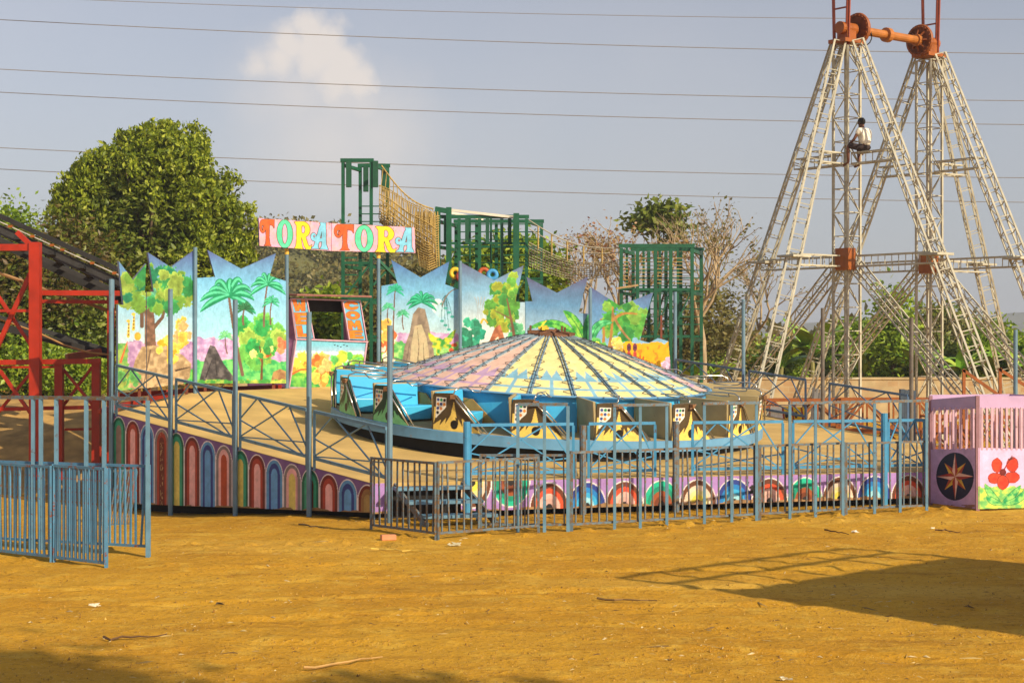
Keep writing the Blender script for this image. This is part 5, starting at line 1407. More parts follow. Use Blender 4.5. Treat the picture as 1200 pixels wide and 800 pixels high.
for x in (-20, 20, 60, 95, 128):
    y = 240 + (x + 60) * .452; part(trk, 'cross_tie', DKB, lambda m: m.bar(at(x, y, 36.6), at(x + 18, y + 18, 38.3), .12, .08))
trk2 = thing('sloping_track', 'lower dark track passing between the red posts with a slack tan pipe above', 'track', at(60, 390, 38))
part(trk2, 'track_beam', DKS, lambda m: m.bar(at(-60, 352, 38.0), at(128, 409, 38.6), .5, .10)); part(trk2, 'track_beam', DKB, lambda m: m.bar(at(-60, 364, 37.6), at(126, 414, 38.2), .14, .16))
part(trk2, 'slack_pipe', mat('tan_pipe', (150, 112, 70), .7), lambda m: m.tube([at(-20, 311, 37.2), at(45, 334, 37.4), at(140, 366, 37.9)], .04, 6)); part(trk2, 'slack_rope', mat('tan_rope', (166, 126, 74), .8), lambda m: m.tube([at(0, 372, 37), at(45, 388, 37), at(75, 402, 37), at(105, 411, 37), at(132, 414, 37)], .022, 5))
part(trk2, 'end_bracket', mat('rust_bracket', (132, 66, 42), .7, .3), lambda m: m.bar(at(78, 417, 37.6), at(118, 410, 37.9), .3, .16))

# ------------------------------------------------------------------ orange truss sections stacked behind the ride
def orange_truss(x0, x1, y0, y1, Y, h, lab, dY=0.0):
    p, q = at(x0, y0, Y), at(x1, y1, Y + dY); t = thing('truss_section', lab, 'truss', Vector(((p.x + q.x) / 2, Y, 0)), 'orange wheel sections stacked behind the ride')
    d = (q - p); n = max(3, int(d.length / .55)); hh = Vector((0, 0, -h)); b = Vector((0, .5, 0))
    for off in (Vector(), b): 
        part(t, 'chord', ORANGE, lambda m: m.bar(p + off, q + off, .07, .07)); part(t, 'chord', ORANGE, lambda m: m.bar(p + off + hh, q + off + hh, .07, .07))
    def web(m):
        for i in range(n):
            u, v = p.lerp(q, i / n), p.lerp(q, (i + 1) / n)
            for off in (Vector(), b):
                if i % 2: m.bar(u + off, v + off + hh, .045, .045)
                else: m.bar(u + off + hh, v + off, .045, .045)
                m.bar(u + off, u + off + hh, .04, .04)
            m.bar(u, u + b, .04, .04); m.bar(u + hh, u + b + hh, .04, .04)
    part(t, 'web', ORANGE, web)
orange_truss(880, 1010, 467, 466, 43.2, .62, 'orange truss section behind the deck at the foot of the pale tower leg'); orange_truss(985, 1140, 466, 466, 41.2, .75, 'orange truss section on top of the stack left of the kiosk')
orange_truss(960, 1150, 504, 505, 41.4, .60, 'orange truss section at the bottom of the stack left of the kiosk'); orange_truss(1085, 1260, 486, 488, 40.0, .8, 'orange truss section seen through the kiosk bars'); orange_truss(1060, 1250, 524, 526, 39.0, .45, 'low orange truss section lying behind the kiosk')
orange_truss(880, 985, 499, 500, 43.4, .55, 'orange truss section under the pale tower leg, at ground level')
t = thing('prop_frame', 'orange slanting prop frame behind the purple kiosk', 'frame', gnd(1150, 41))
for x0, y0, x1, y1 in ((1129.5, 431, 1129.5, 520), (1172, 429, 1172, 520), (1128, 431, 1172, 462), (1170, 430, 1215, 458)): part(t, 'pipe', ORANGE, lambda m: m.bar(at(x0, y0, 41), at(x1, y1, 41), .07, .07))
rndb = random.Random(5)
t = thing('steel_bundle', 'dark blue upright steel parts stacked by the rusty pole', 'steel parts', gnd(1062, 40.2))
for k in range(6):
    x = 1056 + k * 2.6; part(t, 'steel_part', mat('slate_steel', (62, 76, 92), .6, .2), lambda m: m.bar(at(x, 560, 40.2 + .1 * (k % 2)), at(x + 1, 452 + rndb.uniform(-2, 4), 40.2 + .1 * (k % 2)), .10, .16))
t = thing('steel_bundle', 'grey steel bars leaning by the tower column', 'steel parts', gnd(956, 43))
for k in range(7): part(t, 'steel_part', mat('grey_steel', (112, 108, 104), .6, .2), lambda m: m.bar(at(948 + k * 1.6, 540, 43 + .1 * (k % 3)), at(954 + k * 2, 452 + (k * 5) % 9, 43.4), .06, .06))
bm = MB(); p = at(905, 473, 39.6); q = at(945, 478, 39.3)
t = thing('painted_board', 'small yellow and white painted board standing on the far deck edge', 'board', gnd(925, 39.5, 1.0))
def yb(c):
    c.fill(np.ones(c.X.shape, bool), (232, 226, 222)); c.fill(c.X > 918, (236, 196, 40))
    for x in (916, 927, 938): c.stroke([(x, 466), (x + 4, 496)], 2.2, 2.2, (150, 60, 34))
    for x in (922, 933): c.ell(x, 484, 2, 4, (40, 34, 40))
painted(t, 'painting', [(903, 474), (945, 475), (945, 492), (903, 490)], gnd(903, 39.9), gnd(945, 39.3), yb, (232, 226, 222), step=.4)

# ------------------------------------------------------------------ brick boundary wall
def brick_material():
    m = bpy.data.materials.new('tan_brickwork'); m.use_nodes = True
    n, l = m.node_tree.nodes, m.node_tree.links; p = n['Principled BSDF']; p.inputs['Roughness'].default_value = .9
    t = n.new('ShaderNodeTexCoord'); mp = n.new('ShaderNodeMapping'); mp.inputs['Rotation'].default_value = (R(90), 0, 0)
    b = n.new('ShaderNodeTexBrick'); b.inputs['Scale'].default_value = 1.0; b.inputs['Brick Width'].default_value = .42; b.inputs['Row Height'].default_value = .21; b.inputs['Mortar Size'].default_value = .022
    b.inputs['Color1'].default_value = lin((190, 142, 96)); b.inputs['Color2'].default_value = lin((206, 184, 140)); b.inputs['Mortar'].default_value = lin((202, 178, 136)); b.inputs['Bias'].default_value = .35
    l.new(t.outputs['Object'], mp.inputs['Vector']); l.new(mp.outputs[0], b.inputs['Vector'])
    nn = n.new('ShaderNodeTexNoise'); nn.inputs['Scale'].default_value = 2; l.new(t.outputs['Object'], nn.inputs['Vector'])
    x = n.new('ShaderNodeMix'); x.data_type = 'RGBA'; x.blend_type = 'MULTIPLY'; x.inputs['Factor'].default_value = .5
    l.new(b.outputs['Color'], x.inputs['A']); l.new(nn.outputs['Fac'], x.inputs['B']); l.new(x.outputs['Result'], p.inputs['Base Color'])
    return m
wm_ = MB(); wm_.box((22, 62, .76), (64, .24, 1.52)); wm_.box((22, 62, 1.56), (64.1, .32, .08))
tag(wm_.build('brick_wall', brick_material(), None, (22, 62, 0)), 'low tan brick wall in front of the banana plants', 'wall')
wm_ = MB(); wm_.box((-15, 43.6, .95), (11, .25, .75))
tag(wm_.build('brick_wall', mat('orange_brick', (184, 112, 62), .9, .35, 5), None, (-15, 43.6, .6)), 'short orange brick wall on top of the earth bank behind the red frame', 'wall')

# ------------------------------------------------------------------ overhead lines
LINE = mat('grey_cable', (128, 120, 112), .7, .05)
for k, (x0, y0, x1, y1, r) in enumerate(((-40, -7, 1240, 22, .026), (-40, 20.5, 1240, 63, .034), (-40, 78.5, 1240, 118, .034), (-40, 105.5, 1240, 146, .034), (-40, 170.5, 1240, 208, .034), (-40, 195.5, 1240, 237, .034))):
    Yc = 112 + 1.5 * k; m = MB(); r *= .78
    p, q = at(x0 - 500, y0 - (y1 - y0) * .42, Yc), at(x1 + 500, y1 + (y1 - y0) * .36, Yc)
    m.tube([p.lerp(q, f) + Vector((0, 0, -1.3 * 4 * f * (1 - f) + .9)) for f in np.linspace(0, 1, 40)], r, 5)
    lab = ['thin topmost overhead power line crossing the sky', 'overhead power line second from the top, crossing the top of the cloud', 'upper line of the middle pair of overhead power lines', 'lower line of the middle pair of overhead power lines', 'upper line of the lowest pair, passing behind the seated man', 'lowest overhead power line, just above the rope course'][k]
    tag(m.build('power_line', LINE, None, p), lab, 'power line', 'overhead power lines')

# ------------------------------------------------------------------ vegetation
rng = np.random.RandomState(11)
def leaves_mesh(name, C, S, m, aspect=.5, up=.3, seed=0, droop=0.0):
    """Leaf quads, each folded along its midrib: centres C, lengths S."""
    r = np.random.RandomState(seed); n = len(C)
    d = r.normal(size=(n, 3)); d[:, 2] = d[:, 2] * .6 + up - droop; d /= np.linalg.norm(d, axis=1)[:, None]
    s = np.cross(d, r.normal(size=(n, 3))); s /= np.linalg.norm(s, axis=1)[:, None] + 1e-9
    nn = np.cross(d, s)
    S = S[:, None]
    p0 = C - d * S * .5; p2 = C + d * S * .5; p1 = C + s * S * aspect * .5 + nn * S * .08; p3 = C - s * S * aspect * .5 + nn * S * .08
    V = np.stack([p0, p1, p2, p3], 1).reshape(-1, 3)
    me = bpy.data.meshes.new(name)
    me.vertices.add(len(V)); me.vertices.foreach_set('co', V.astype(np.float32).ravel())
    idx = np.arange(n) * 4
    f = np.stack([idx, idx + 1, idx + 2, idx, idx + 2, idx + 3], 1).reshape(-1, 3)
    me.loops.add(len(f) * 3); me.polygons.add(len(f))
    me.loops.foreach_set('vertex_index', f.astype(np.int32).ravel()); me.polygons.foreach_set('loop_start', np.arange(0, len(f) * 3, 3, dtype=np.int32))
    me.update(calc_edges=True); me.materials.append(m)
    return me
def crown_points(blobs, n, seed, shell=.55, clump=.28, per=7):
    r = np.random.RandomState(seed); w = np.array([b[3] * b[4] * b[5] for b in blobs]) ** .67; w = w / w.sum(); out = []
    k = max(1, n // per)
    which = r.choice(len(blobs), k, p=w)
    B_ = np.array(blobs)[which]
    d = r.normal(size=(k, 3)); d /= np.linalg.norm(d, axis=1)[:, None]
    rad = shell + (1 - shell) * r.rand(k) ** .6
    c = B_[:, :3] + d * rad[:, None] * B_[:, 3:6]
    P = np.repeat(c, per, 0) + r.normal(size=(k * per, 3)) * clump
    return P
BARK = mat('brown_bark', (98, 80, 60), .9, .3, 5, bump=.4)
def tree(name, lab, base, blobs, n, size, lm, seed=1, trunk=.16, cat='tree', group=None, clump=.28, per=7, shell=.55, aspect=.5, up=.3, limbs=6):
    t = thing(name, lab, cat, base, group)
    b = Vector(base); cz_ = sum(q[2] for q in blobs) / len(blobs); cx = sum(q[0] for q in blobs) / len(blobs); cy = sum(q[1] for q in blobs) / len(blobs)
    r = random.Random(seed)
    def tr(m):
        top = Vector((cx, cy, cz_)); m.tube([b + Vector((0, 0, -.1)), b.lerp(top, .4) + Vector((r.uniform(-.2, .2), 0, 0)), top], trunk, 8, trunk * .45)
        for k in range(limbs):
            q = blobs[k % len(blobs)]; e = Vector(q[:3]) + Vector((r.uniform(-.6, .6) * q[3], r.uniform(-.6, .6) * q[4], r.uniform(0, .6) * q[5])); s = b.lerp(top, r.uniform(.35, .8))
            m.tube([s, s.lerp(e, .5) + Vector((0, 0, .1)), e], trunk * .4, 6, trunk * .08)
    part(t, 'trunk', BARK, tr, smooth=True)
    P = crown_points(blobs, n, seed, shell, clump, per); S = size * (.65 + .7 * np.random.RandomState(seed + 1).rand(len(P)))
    P = P[P[:, 2] > b.z + .05]; S = S[:len(P)]
    me = leaves_mesh('crown', P - np.array(b), S, lm, aspect, up, seed + 2)
    add('crown', me, t)
    return t
def blob(px, py, Y, rpx, rpy, ry=None):
    c = at(px, py, Y); k = Y / F_PX
    return (c.x, c.y, c.z, rpx * k, (ry or rpx * k * .9), rpy * k)
L_JACK = leaf_mat('jackfruit_leaf', ((80, 98, 24), (120, 138, 32), (158, 172, 46), (196, 202, 74)), .4, .5)
L_MIX = leaf_mat('dry_mixed_leaf', ((84, 76, 32), (104, 84, 40), (78, 96, 30), (124, 128, 44), (96, 70, 40)), .3)
L_GREEN = leaf_mat('fresh_green_leaf', ((96, 126, 32), (136, 164, 44), (172, 190, 62), (102, 136, 44)), .35)
L_MID = leaf_mat('mango_leaf', ((78, 98, 34), (118, 132, 46), (146, 152, 66)), .3)
L_RED = leaf_mat('reddish_dry_leaf', ((150, 90, 70), (170, 124, 84), (140, 124, 70), (176, 140, 96)), .3)
L_OLIVE = leaf_mat('hill_leaf', ((100, 98, 50), (126, 116, 66), (112, 114, 54), (146, 132, 80)), .3)

YJ = 53
jb = [blob(180, 262, YJ, 92, 84), blob(150, 225, YJ, 62, 46), blob(205, 205, YJ, 52, 50), blob(235, 250, YJ, 58, 62), blob(110, 265, YJ, 46, 58), blob(262, 290, YJ, 36, 58), blob(175, 310, YJ, 108, 46), blob(122, 222, YJ, 34, 34), blob(200, 178, YJ, 34, 28), blob(92, 245, YJ, 26, 30), blob(158, 192, YJ, 36, 26)]
rj = random.Random(8); lumps = []
for q in jb:
    for k in range(9):
        d = Vector((rj.gauss(0, 1), -abs(rj.gauss(0, 1)) * .8, rj.gauss(.25, .9))).normalized(); s_ = rj.uniform(.34, .72)
        lumps.append((q[0] + d.x * q[3] * .80, q[1] + d.y * q[4] * .80, q[2] + d.z * q[5] * .82, s_, s_, s_ * 1.15))
jt = tree('jackfruit_tree', 'large round dense green tree behind the big tree mural', gnd(180, YJ, 0), lumps, 62000, .17, L_JACK, 3, .28, clump=.07, per=10, shell=.55, up=1.0, aspect=.48, limbs=14)
Pj = crown_points([(q[0], q[1], q[2], q[3] * .86, q[4] * .86, q[5] * .86) for q in jb], 16000, 77, .5, .15, 8)
add('inner_foliage', leaves_mesh('inner_foliage', Pj - np.array(tuple(gnd(180, YJ, 0))), np.full(len(Pj), .24), L_MID, .5, .2, 5), jt)
UG = 'scrubby trees on the earth bank behind the red frame'
ul = ['scrubby olive tree behind the red post, under the sloping track', 'dry brown scrub tree between the red frame and the big round tree', 'low green bush on the bank behind the red frame', 'pale green sapling above the sloping track', 'dense dark bush filling the gap behind the narrow mural board', 'leafy bush at the left end of the earth bank']
ub = [([blob(40, 340, 47, 62, 62), blob(10, 330, 47, 40, 60)], 9000, L_MIX), ([blob(100, 330, 49, 44, 60), blob(75, 290, 49, 30, 36), blob(125, 380, 49, 40, 50)], 9000, L_MIX), ([blob(40, 430, 45.5, 60, 28), blob(90, 440, 45.5, 40, 24)], 6000, L_GREEN), ([blob(18, 268, 50, 26, 26), blob(-10, 275, 50, 30, 36)], 3200, L_GREEN), ([blob(110, 400, 47.5, 40, 60), blob(70, 385, 47.5, 46, 50)], 7000, L_MID), ([blob(-20, 400, 46.5, 50, 50), blob(20, 395, 46.5, 40, 50)], 6000, L_MID)]
for lab, (bl, n, lm), px, Y in zip(ul, ub, (40, 100, 50, 15, 100, -15), (47, 49, 45.5, 50, 47.5, 46.5)):
    tree('scrub_tree', lab, gnd(px, Y, .9), bl, n, .17, lm, int(px) + 90, .09, group=UG, clump=.25, per=6, shell=.35)
tree('mango_tree', 'rounded green tree behind the long green frame of the rope course', gnd(605, 60, 0), [blob(600, 320, 60, 48, 46), blob(628, 318, 60, 34, 36), blob(575, 330, 60, 44, 42), blob(560, 316, 60, 30, 26)], 11000, .26, L_GREEN, 41, .2, clump=.22, per=7, shell=.5)
tree('mango_tree', 'olive tree behind the welcome booth and entrance sign', gnd(390, 66, 0), [blob(375, 402, 66, 60, 40), blob(425, 395, 66, 40, 44), blob(340, 398, 66, 40, 36), blob(470, 385, 66, 40, 46)], 10000, .26, L_OLIVE, 42, .18, clump=.3, per=7, shell=.4)
tree('shrub', 'bright yellow green shrub just behind the welcome booth roof', gnd(385, 52, 0), [blob(385, 365, 52, 34, 26), blob(372, 400, 52, 30, 40), blob(400, 400, 52, 26, 40)], 4200, .24, L_GREEN, 43, .08, clump=.2, shell=.4)
tree('mango_tree', 'dull green tree behind the grey rock mural', gnd(500, 70, 0), [blob(470, 338, 70, 36, 26), blob(520, 345, 70, 50, 34), blob(440, 352, 70, 40, 24)], 7000, .28, L_OLIVE, 44, .18, clump=.3, shell=.45)

# bare and half bare trees on the right
def bare_tree(lab, base, h, spread, seed, leafm, nleaf, lsize, r0=.16, depth=6, lean=0.0):
    t = thing('bare_tree', lab, 'tree', base, 'half bare dry season trees')
    r = random.Random(seed); m = MB(); tips = []
    def grow(p, d, L, rad, k):
        q = p + d * L; mid = p.lerp(q, .5) + Vector((r.uniform(-.08, .08), r.uniform(-.08, .08), 0)) * L
        m.tube([p, mid, q], rad, 5 if k < 3 else 4, rad * .66, cap=False)
        if k >= depth - 2: tips.append(q); tips.append(mid)
        if k == depth: return
        for i in range(3 if k in (1, 2, 3) else 2):
            ax = Vector((r.gauss(0, 1), r.gauss(0, 1), r.gauss(0, .3)))
            nd = (d + ax.normalized() * r.uniform(.45, .85) * spread + Vector((0, 0, .12))).normalized()
            grow(q, nd, L * r.uniform(.62, .86), rad * .62, k + 1)
    grow(Vector(base), Vector((lean, 0, 1)).normalized(), h * .27, r0, 0)
    m.build('trunk', mat('pale_bark', (168, 148, 118), .9, .25, 4), t, smooth=True)
    if nleaf:
        rr = np.random.RandomState(seed); T_ = np.array([tuple(x) for x in tips]); P = T_[rr.choice(len(T_), nleaf)] + rr.normal(size=(nleaf, 3)) * .14
        add('crown', leaves_mesh('crown', P - np.array(tuple(base)), lsize * (.6 + .8 * rr.rand(nleaf)), leafm, .6, 0, seed), t)
    return t
bare_tree('half bare tree with reddish leaves behind the tree side green tower', gnd(745, 60, 0), 8.6, 1.0, 5, L_RED, 700, .14, .16, depth=5)
bare_tree('bare branched tree between the green tower and the pale tower legs', gnd(825, 58, 0), 8.0, 1.0, 12, L_OLIVE, 500, .13, .16, depth=5)
bare_tree('thin bare tree with sparse tan twigs beside the pale tower leg', gnd(868, 64, 0), 8.0, .95, 23, L_OLIVE, 400, .12, .14)
bare_tree('slender bare tree behind the rope bridge', gnd(700, 66, 0), 8.0, .9, 31, L_RED, 800, .13, .13)
tree('leafy_tree', 'tree with a small dark green top rising above the green tower', gnd(775, 68, 0), [blob(760, 256, 68, 22, 14), blob(788, 258, 68, 20, 15), blob(774, 246, 68, 20, 11), blob(742, 258, 68, 12, 9), blob(798, 275, 68, 14, 10)], 950, .32, L_MID, 51, .12, clump=.22, per=6, shell=.3)
tree('bush', 'olive bush under the bare trees behind the green tower', gnd(780, 61, 0), [blob(770, 405, 61, 50, 32), blob(820, 400, 61, 40, 32), blob(850, 405, 61, 34, 36), blob(720, 400, 61, 40, 40), blob(815, 365, 61, 30, 26)], 6000, .2, L_OLIVE, 52, .1, clump=.35, per=6, shell=.2, cat='bush')
tree('bush', 'dark olive bush beside the half bare trees', gnd(850, 63, 0), [blob(850, 352, 63, 26, 16), blob(825, 345, 63, 20, 12), blob(860, 390, 63, 24, 30)], 1500, .18, L_OLIVE, 53, .1, clump=.35, per=6, shell=.2, cat='bush')
hb = [(905, 425, 30, 26), (940, 430, 30, 22), (985, 425, 26, 26), (1030, 425, 30, 26), (1062, 432, 24, 24), (1100, 425, 30, 30), (1140, 430, 30, 26), (1180, 425, 34, 30), (1220, 420, 34, 34), (865, 430, 26, 24), (1000, 395, 20, 20), (1110, 395, 30, 22), (1165, 400, 26, 20)]
blab = ['round green bush behind the wall by the pale tower leg', 'low bright bush under the tall banana plant', 'dark bush behind the near tower column', 'leafy bush under the slim young tree', 'bush right of the slim young tree', 'bush behind the far tower column', 'bush under the far tower legs', 'bush above the purple kiosk header', 'bush beyond the kiosk corner', 'bush at the foot of the thin bare tree', 'upright dark bush between the two tower columns', 'tall bush behind the far tower column', 'bush behind the crossing tower legs']
for k, (px, py, rx, ry) in enumerate(hb):
    Y = 66 + (k % 4) * 1.7
    tree('bush', blab[k], gnd(px, Y, 0), [blob(px, py, Y, rx, ry), blob(px + rx * .5, py + 14, Y, rx * .8, ry), blob(px - rx * .5, py + 16, Y - .5, rx * .8, ry)], 3000, .24, (L_GREEN, L_MID, L_GREEN, L_OLIVE)[k % 4], 60 + k, .06, cat='bush', group='bushes behind the brick wall', clump=.25, per=6, shell=.35, limbs=3)
tree('young_tree', 'slim young green tree standing between the tower columns', gnd(1046, 65, 0), [blob(1040, 350, 65, 12, 20), blob(1056, 372, 65, 20, 30), blob(1034, 390, 65, 22, 26), blob(1062, 400, 65, 16, 26), blob(1046, 410, 65, 26, 22)], 2400, .24, L_GREEN, 81, .11, clump=.26, per=5, shell=.2)
tree('leafy_tree', 'feathery pale green tree behind the far tower legs', gnd(1120, 90, 0), [blob(1110, 385, 90, 26, 22), blob(1150, 395, 90, 30, 16), blob(1090, 380, 90, 16, 24)], 3000, .34, L_MID, 82, .14, clump=.4, per=6, shell=.2)

# distant wooded slope: reads as one mass
def wood(name, lab, pts, size, lm, per, cl, seed):
    P = np.repeat(pts, per, 0); r = np.random.RandomState(seed); P = P + r.normal(size=P.shape) * cl
    o = add(name, leaves_mesh(name, P, size * (.6 + .8 * r.rand(len(P))), lm, .7, .3, seed), None)
    tag(o, lab, kind='stuff')
X_, Y_, Z_ = hA
sel = rng.choice(X_.size, 2600)
pts = np.stack([X_.ravel()[sel] + rng.uniform(-1, 1, 2600), Y_.ravel()[sel] + rng.uniform(-1, 1, 2600), Z_.ravel()[sel] + rng.uniform(.2, 1.6, 2600)], 1)
pts = pts[pts[:, 1] < 190]
wood('wooded_slope', 'hazy olive woodland covering the hill behind the entrance sign', pts, .48, L_OLIVE, 44, .62, 5)
n_ = 1500
xx = rng.uniform(-75, 110, n_); yy = rng.uniform(95, 150, n_)
pts = np.stack([xx, yy, rng.uniform(.2, 1, n_) * (2.2 + 1.6 * fbm(xx * .08, yy * .05, 2, 3)) - .2], 1)
wood('far_treeline', 'low hazy line of far trees behind the park', pts, .7, L_OLIVE, 24, .8, 6)

# banana plants
L_BAN = mat('banana_leaf_green', (126, 168, 56), .4, .25, 2.5); L_BAN2 = mat('banana_leaf_yellow_green', (166, 186, 70), .45, .25, 2.5)
def banana(lab, px, Y, h, n, seed):
    base = gnd(px, Y, 0); t = thing('banana_plant', lab, 'banana plant', base, 'banana plants behind the brick wall'); r = random.Random(seed)
    part(t, 'stem', mat('banana_stem', (134, 128, 70), .7, .25), lambda m: m.tube([base, base + Vector((0, 0, h * .5)), base + Vector((.05, 0, h * .62))], .12, 8, .07))
    for k in range(n):
        a = k * 2.4 + r.uniform(-.3, .3); L = h * r.uniform(.42, .6); e = r.uniform(.5, 1.35); d = Vector((math.cos(a), math.sin(a), 0)); s0_ = base + Vector((0, 0, h * .56)); m = MB(); N = 9; row = []
        side = Vector((-d.y, d.x, 0)); droop = r.uniform(.15, .7)
        for i in range(N):
            f = i / (N - 1); p = s0_ + d * (L * f * math.cos(e * (1 - f * .3))) + Vector((0, 0, L * (math.sin(e) * f - droop * f * f * .8)))
            w = .25 * math.sin(math.pi * min(1, f * .9 + .08)) ** .7 * (h / 3.4) * (1 + r.uniform(-.15, .15))
            row.append((p - side * w + Vector((0, 0, -.10 * w)), p + Vector((0, 0, .04)), p + side * w + Vector((0, 0, -.10 * w))))
        for i in range(N - 1):
            for j in (0, 1):
                b = len(m.v); m.v += [tuple(row[i][j]), tuple(row[i][j + 1]), tuple(row[i + 1][j + 1]), tuple(row[i + 1][j])]; m.face([b, b + 1, b + 2, b + 3])
        m.build('leaf', L_BAN if k % 3 else L_BAN2, t)
for k, (px, Y, h, n, lab) in enumerate(((952, 64.0, 4.2, 10, 'tallest banana plant with upright leaves left of the near tower column'), (915, 64.5, 3.4, 9, 'spreading banana plant by the pale tower leg'), (885, 65.5, 3.2, 9, 'banana plant beside the thin bare tree'), (840, 60, 2.8, 9, 'banana plant at the foot of the bare trees'), (815, 60.5, 2.6, 8, 'small banana plant next to the green tower foot'), (1010, 66, 2.9, 8, 'banana plant just right of the near tower column'), (1080, 64.5, 3.0, 9, 'banana plant between tower column and young tree'), (1125, 64, 3.0, 9, 'banana plant behind the far tower column'), (1160, 65, 3.2, 9, 'banana plant seen through the far tower legs'), (1195, 64.5, 3.2, 9, 'banana plant above the kiosk corner'))):
    banana(lab, px, Y, h, n, 100 + k)

# ------------------------------------------------------------------ litter and small things on the ground
def gsurf(px, py):
    p = gp(px, py); ix = int(np.argmin(np.abs(gx - p.x))); iy = int(np.argmin(np.abs(gy - p.y))); p.z = float(GZ[iy, ix]); return p
p = gsurf(455, 630); m = MB(); m.box(p + Vector((0, 0, .035)), (.22, .11, .08), .3)
tag(bevel(m.build('brick', mat('pink_brick', (206, 138, 100), .9, .2), None, p), .008), 'single pale orange brick lying by the steps barrier', 'brick')
def crumple(px, py, s, col, lab, nm='litter', flat=.5):
    p = gsurf(px, py); r = np.random.RandomState(px); n = 7
    m = MB(); 
    for i in range(6):
        q = r.uniform(-1, 1, (3, 3)) * np.array([s, s * .7, s * flat]); q[:, 2] = np.abs(q[:, 2]) + .005
        m.prism([tuple(np.array(p) + v) for v in q], (0, 0, .006))
    tag(m.build(nm, mat(lab, col, .7, .15), None, p), lab, 'litter')
crumple(533, 638, .11, (206, 196, 160), 'crumpled pale litter in front of the steps barrier'); crumple(111, 709, .07, (226, 220, 196), 'small white scrap on the bare ground before the gates'); crumple(258, 706, .06, (70, 58, 40), 'small dark leaf scrap on the open ground'); crumple(1002, 621, .07, (236, 230, 216), 'white crushed cup before the right barrier'); crumple(922, 798, .06, (226, 214, 180), 'pale scrap near the long shadow foreground'); crumple(1093, 617, .04, (226, 216, 190), 'tiny white scrap by the kiosk')
for k, (x0, y0, x1, y1, col, lab) in enumerate(((355, 786, 448, 773, (190, 150, 90), 'long pale twig on the foreground earth'), (435, 642, 500, 646, (206, 176, 80), 'straw coloured stick before the steps barrier'), (120, 750, 195, 746, (96, 70, 44), 'dark dry twig on the foreground earth at the soft shadow edge'), (966, 620, 995, 626, (96, 66, 36), 'curled brown bark strip before the right barrier'), (1095, 620, 1125, 622, (110, 80, 50), 'thin brown twig in front of the kiosk'), (350, 612, 385, 617, (90, 70, 46), 'grey brown stick lying against the rainbow arch skirt'), (700, 704, 770, 706, (120, 92, 52), 'thin dry stalk left of the long shadow'))):
    p, q = gsurf(x0, y0), gsurf(x1, y1); m = MB(); r = random.Random(k)
    m.tube([p.lerp(q, f) + Vector((0, r.uniform(-.06, .06), .02 + r.uniform(0, .02))) for f in np.linspace(0, 1, 8)], .014, 5, .006)
    tag(m.build('twig', mat('twig_%d' % k, col, .9, .2), None, p), lab, 'twig')
# loose grit, clods and chaff strewn over the earth
def strew(name, lab, n, s0, s1, col, seed, flat=.6, long=1.0):
    r = np.random.RandomState(seed); pxs = r.uniform(-20, 1220, n); pys = 604 + 200 * r.rand(n) ** 1.2
    Y = F_PX * CAM_H / (pys - 398); X = (pxs - 600) * Y / F_PX
    dens = fbm(X * .5, Y * .5, seed, 3); k = r.rand(n) < np.clip((dens - .28) * 2.6, 0, 1); X, Y = X[k], Y[k]; n = len(X)
    ix = np.clip(np.searchsorted(gx, X), 0, len(gx) - 1); iy = np.clip(np.searchsorted(gy, Y), 0, len(gy) - 1)
    Z = GZ[iy, ix]; S = s0 + (s1 - s0) * r.rand(n) ** 3; a = r.rand(n) * 6.28
    ca, sa = np.cos(a), np.sin(a)
    t5 = np.array([(-1, -.8, 0), (1, -.6, 0), (.8, 1, 0), (-.9, .7, 0), (.1, 0, 1)]); V = np.zeros((n, 5, 3))
    j = t5[None] * (1 + .4 * r.normal(size=(n, 5, 3)))
    lx = j[:, :, 0] * S[:, None] * long; ly = j[:, :, 1] * S[:, None] / long ** .5
    V[:, :, 0] = X[:, None] + lx * ca[:, None] - ly * sa[:, None]; V[:, :, 1] = Y[:, None] + lx * sa[:, None] + ly * ca[:, None]; V[:, :, 2] = Z[:, None] - .012 + j[:, :, 2] * S[:, None] * flat * 1.6 + np.where(t5[None, :, 2] > 0, .012, 0)
    b = (np.arange(n) * 5)[:, None]; f = (b[:, :, None] + np.array([(0, 1, 4), (1, 2, 4), (2, 3, 4), (3, 0, 4)])[None]).reshape(-1, 3)
    me = bpy.data.meshes.new(name); V = V.reshape(-1, 3); me.vertices.add(len(V)); me.vertices.foreach_set('co', V.astype(np.float32).ravel())
    me.loops.add(len(f) * 3); me.polygons.add(len(f)); me.loops.foreach_set('vertex_index', f.astype(np.int32).ravel()); me.polygons.foreach_set('loop_start', np.arange(0, len(f) * 3, 3, dtype=np.int32)); me.update(calc_edges=True)
    me.materials.append(col); tag(add(name, me), lab, kind='stuff')
strew('clods', 'loose ochre clods and grit strewn over the earth', 26000, .003, .012, leaf_mat('clod_earth', ((150, 104, 38), (204, 152, 60), (110, 74, 30), (222, 178, 92)), 0, .95), 4, flat=.8)
strew('straw', 'thin dry straw stalks lying on the earth', 700, .010, .022, leaf_mat('straw_stalk', ((214, 186, 120), (196, 160, 92), (110, 82, 46)), 0, .9), 29, flat=.2, long=7.0)
strew('chaff', 'pale straw chaff scattered over the earth', 3600, .005, .016, leaf_mat('chaff_straw', ((206, 180, 120), (224, 204, 156), (120, 90, 50), (80, 58, 34)), 0, .9), 9, flat=.25, long=4.0)

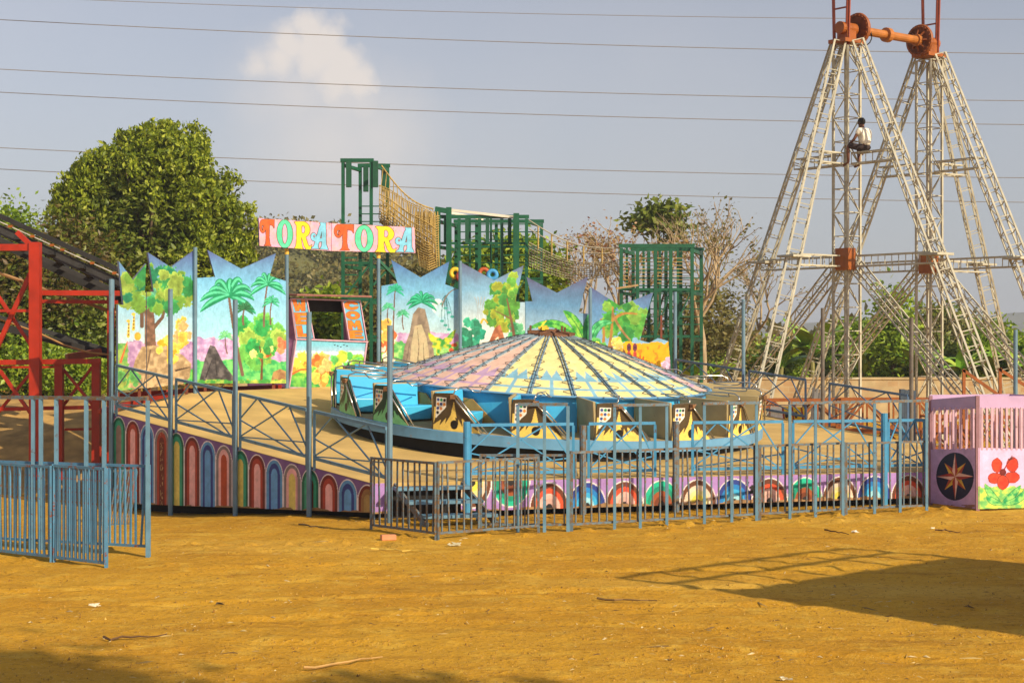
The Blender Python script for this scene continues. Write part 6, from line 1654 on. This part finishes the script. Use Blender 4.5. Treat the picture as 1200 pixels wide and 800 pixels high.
# ------------------------------------------------------------------ things outside the picture whose shade falls into it
e1, e2 = Vector((.74, .67, 0)).normalized(), Vector((.67, -.74, 0)).normalized()
RT = Vector((TO_SUN.x, TO_SUN.y, 0)).normalized()
T_ = 6.6; HB = T_ * math.tan(R(SUN_EL)); P0 = gp(852, 690) + RT * T_; P0.z = 0
stage = thing('raised_stage', 'raised plank stage with railing standing right of the open ground', 'stage', P0 + (e1 + e2) * 2)
c4 = [P0, P0 + e1 * 4.6, P0 + e1 * 4.6 + e2 * 5, P0 + e2 * 5]
part(stage, 'stage_body', mat('kiosk_lilac', (196, 156, 206), .55), lambda m: m.prism([Vector((c.x, c.y, -.02)) for c in c4], (0, 0, HB)))
for z in (.5, .95):
    for a, b in ((c4[0], c4[1]), (c4[0], c4[3]), (c4[1], c4[2])): part(stage, 'rail', BLUE, lambda m: m.bar(a + Vector((0, 0, HB + z)), b + Vector((0, 0, HB + z)), .06, .06))
for k in range(8):
    p = c4[0].lerp(c4[1], k / 7); part(stage, 'rail_post', BLUE, lambda m: m.bar(p + Vector((0, 0, HB)), p + Vector((0, 0, HB + .98)), .05, .05))
    p = c4[0].lerp(c4[3], k / 7); part(stage, 'rail_post', BLUE, lambda m: m.bar(p + Vector((0, 0, HB)), p + Vector((0, 0, HB + .98)), .05, .05))
tb = Vector((12.0, 1.5, 0))
tree('shade_tree', 'spreading tree beside the open ground, right of the viewer', tb, [(8.1, 2.0, 10.2, 1.4, 1.3, .5), (9.3, 1.3, 10.2, .9, .8, .4), (12.2, 1.0, 10.2, 1.1, .8, .4)], 5200, .34, L_MID, 91, .25, clump=.3, per=6, shell=.2)

# ------------------------------------------------------------------ haze
hz = MB(); hz.hexa([(-1010, -90, -3), (1010, -90, -3), (1010, 1250, -3), (-1010, 1250, -3), (-1010, -90, 28), (1010, -90, 28), (1010, 1250, 28), (-1010, 1250, 28)])
hm_ = bpy.data.materials.new('haze_air'); hm_.use_nodes = True
hn, hl = hm_.node_tree.nodes, hm_.node_tree.links
hn.remove(hn['Principled BSDF'])
pv = hn.new('ShaderNodeVolumePrincipled'); pv.inputs['Color'].default_value = (.80, .86, 1.0, 1); pv.inputs['Density'].default_value = .00045
hl.new(pv.outputs[0], hn['Material Output'].inputs['Volume'])
tag(hz.build('haze', hm_), 'pale dry season haze filling the air', kind='stuff')
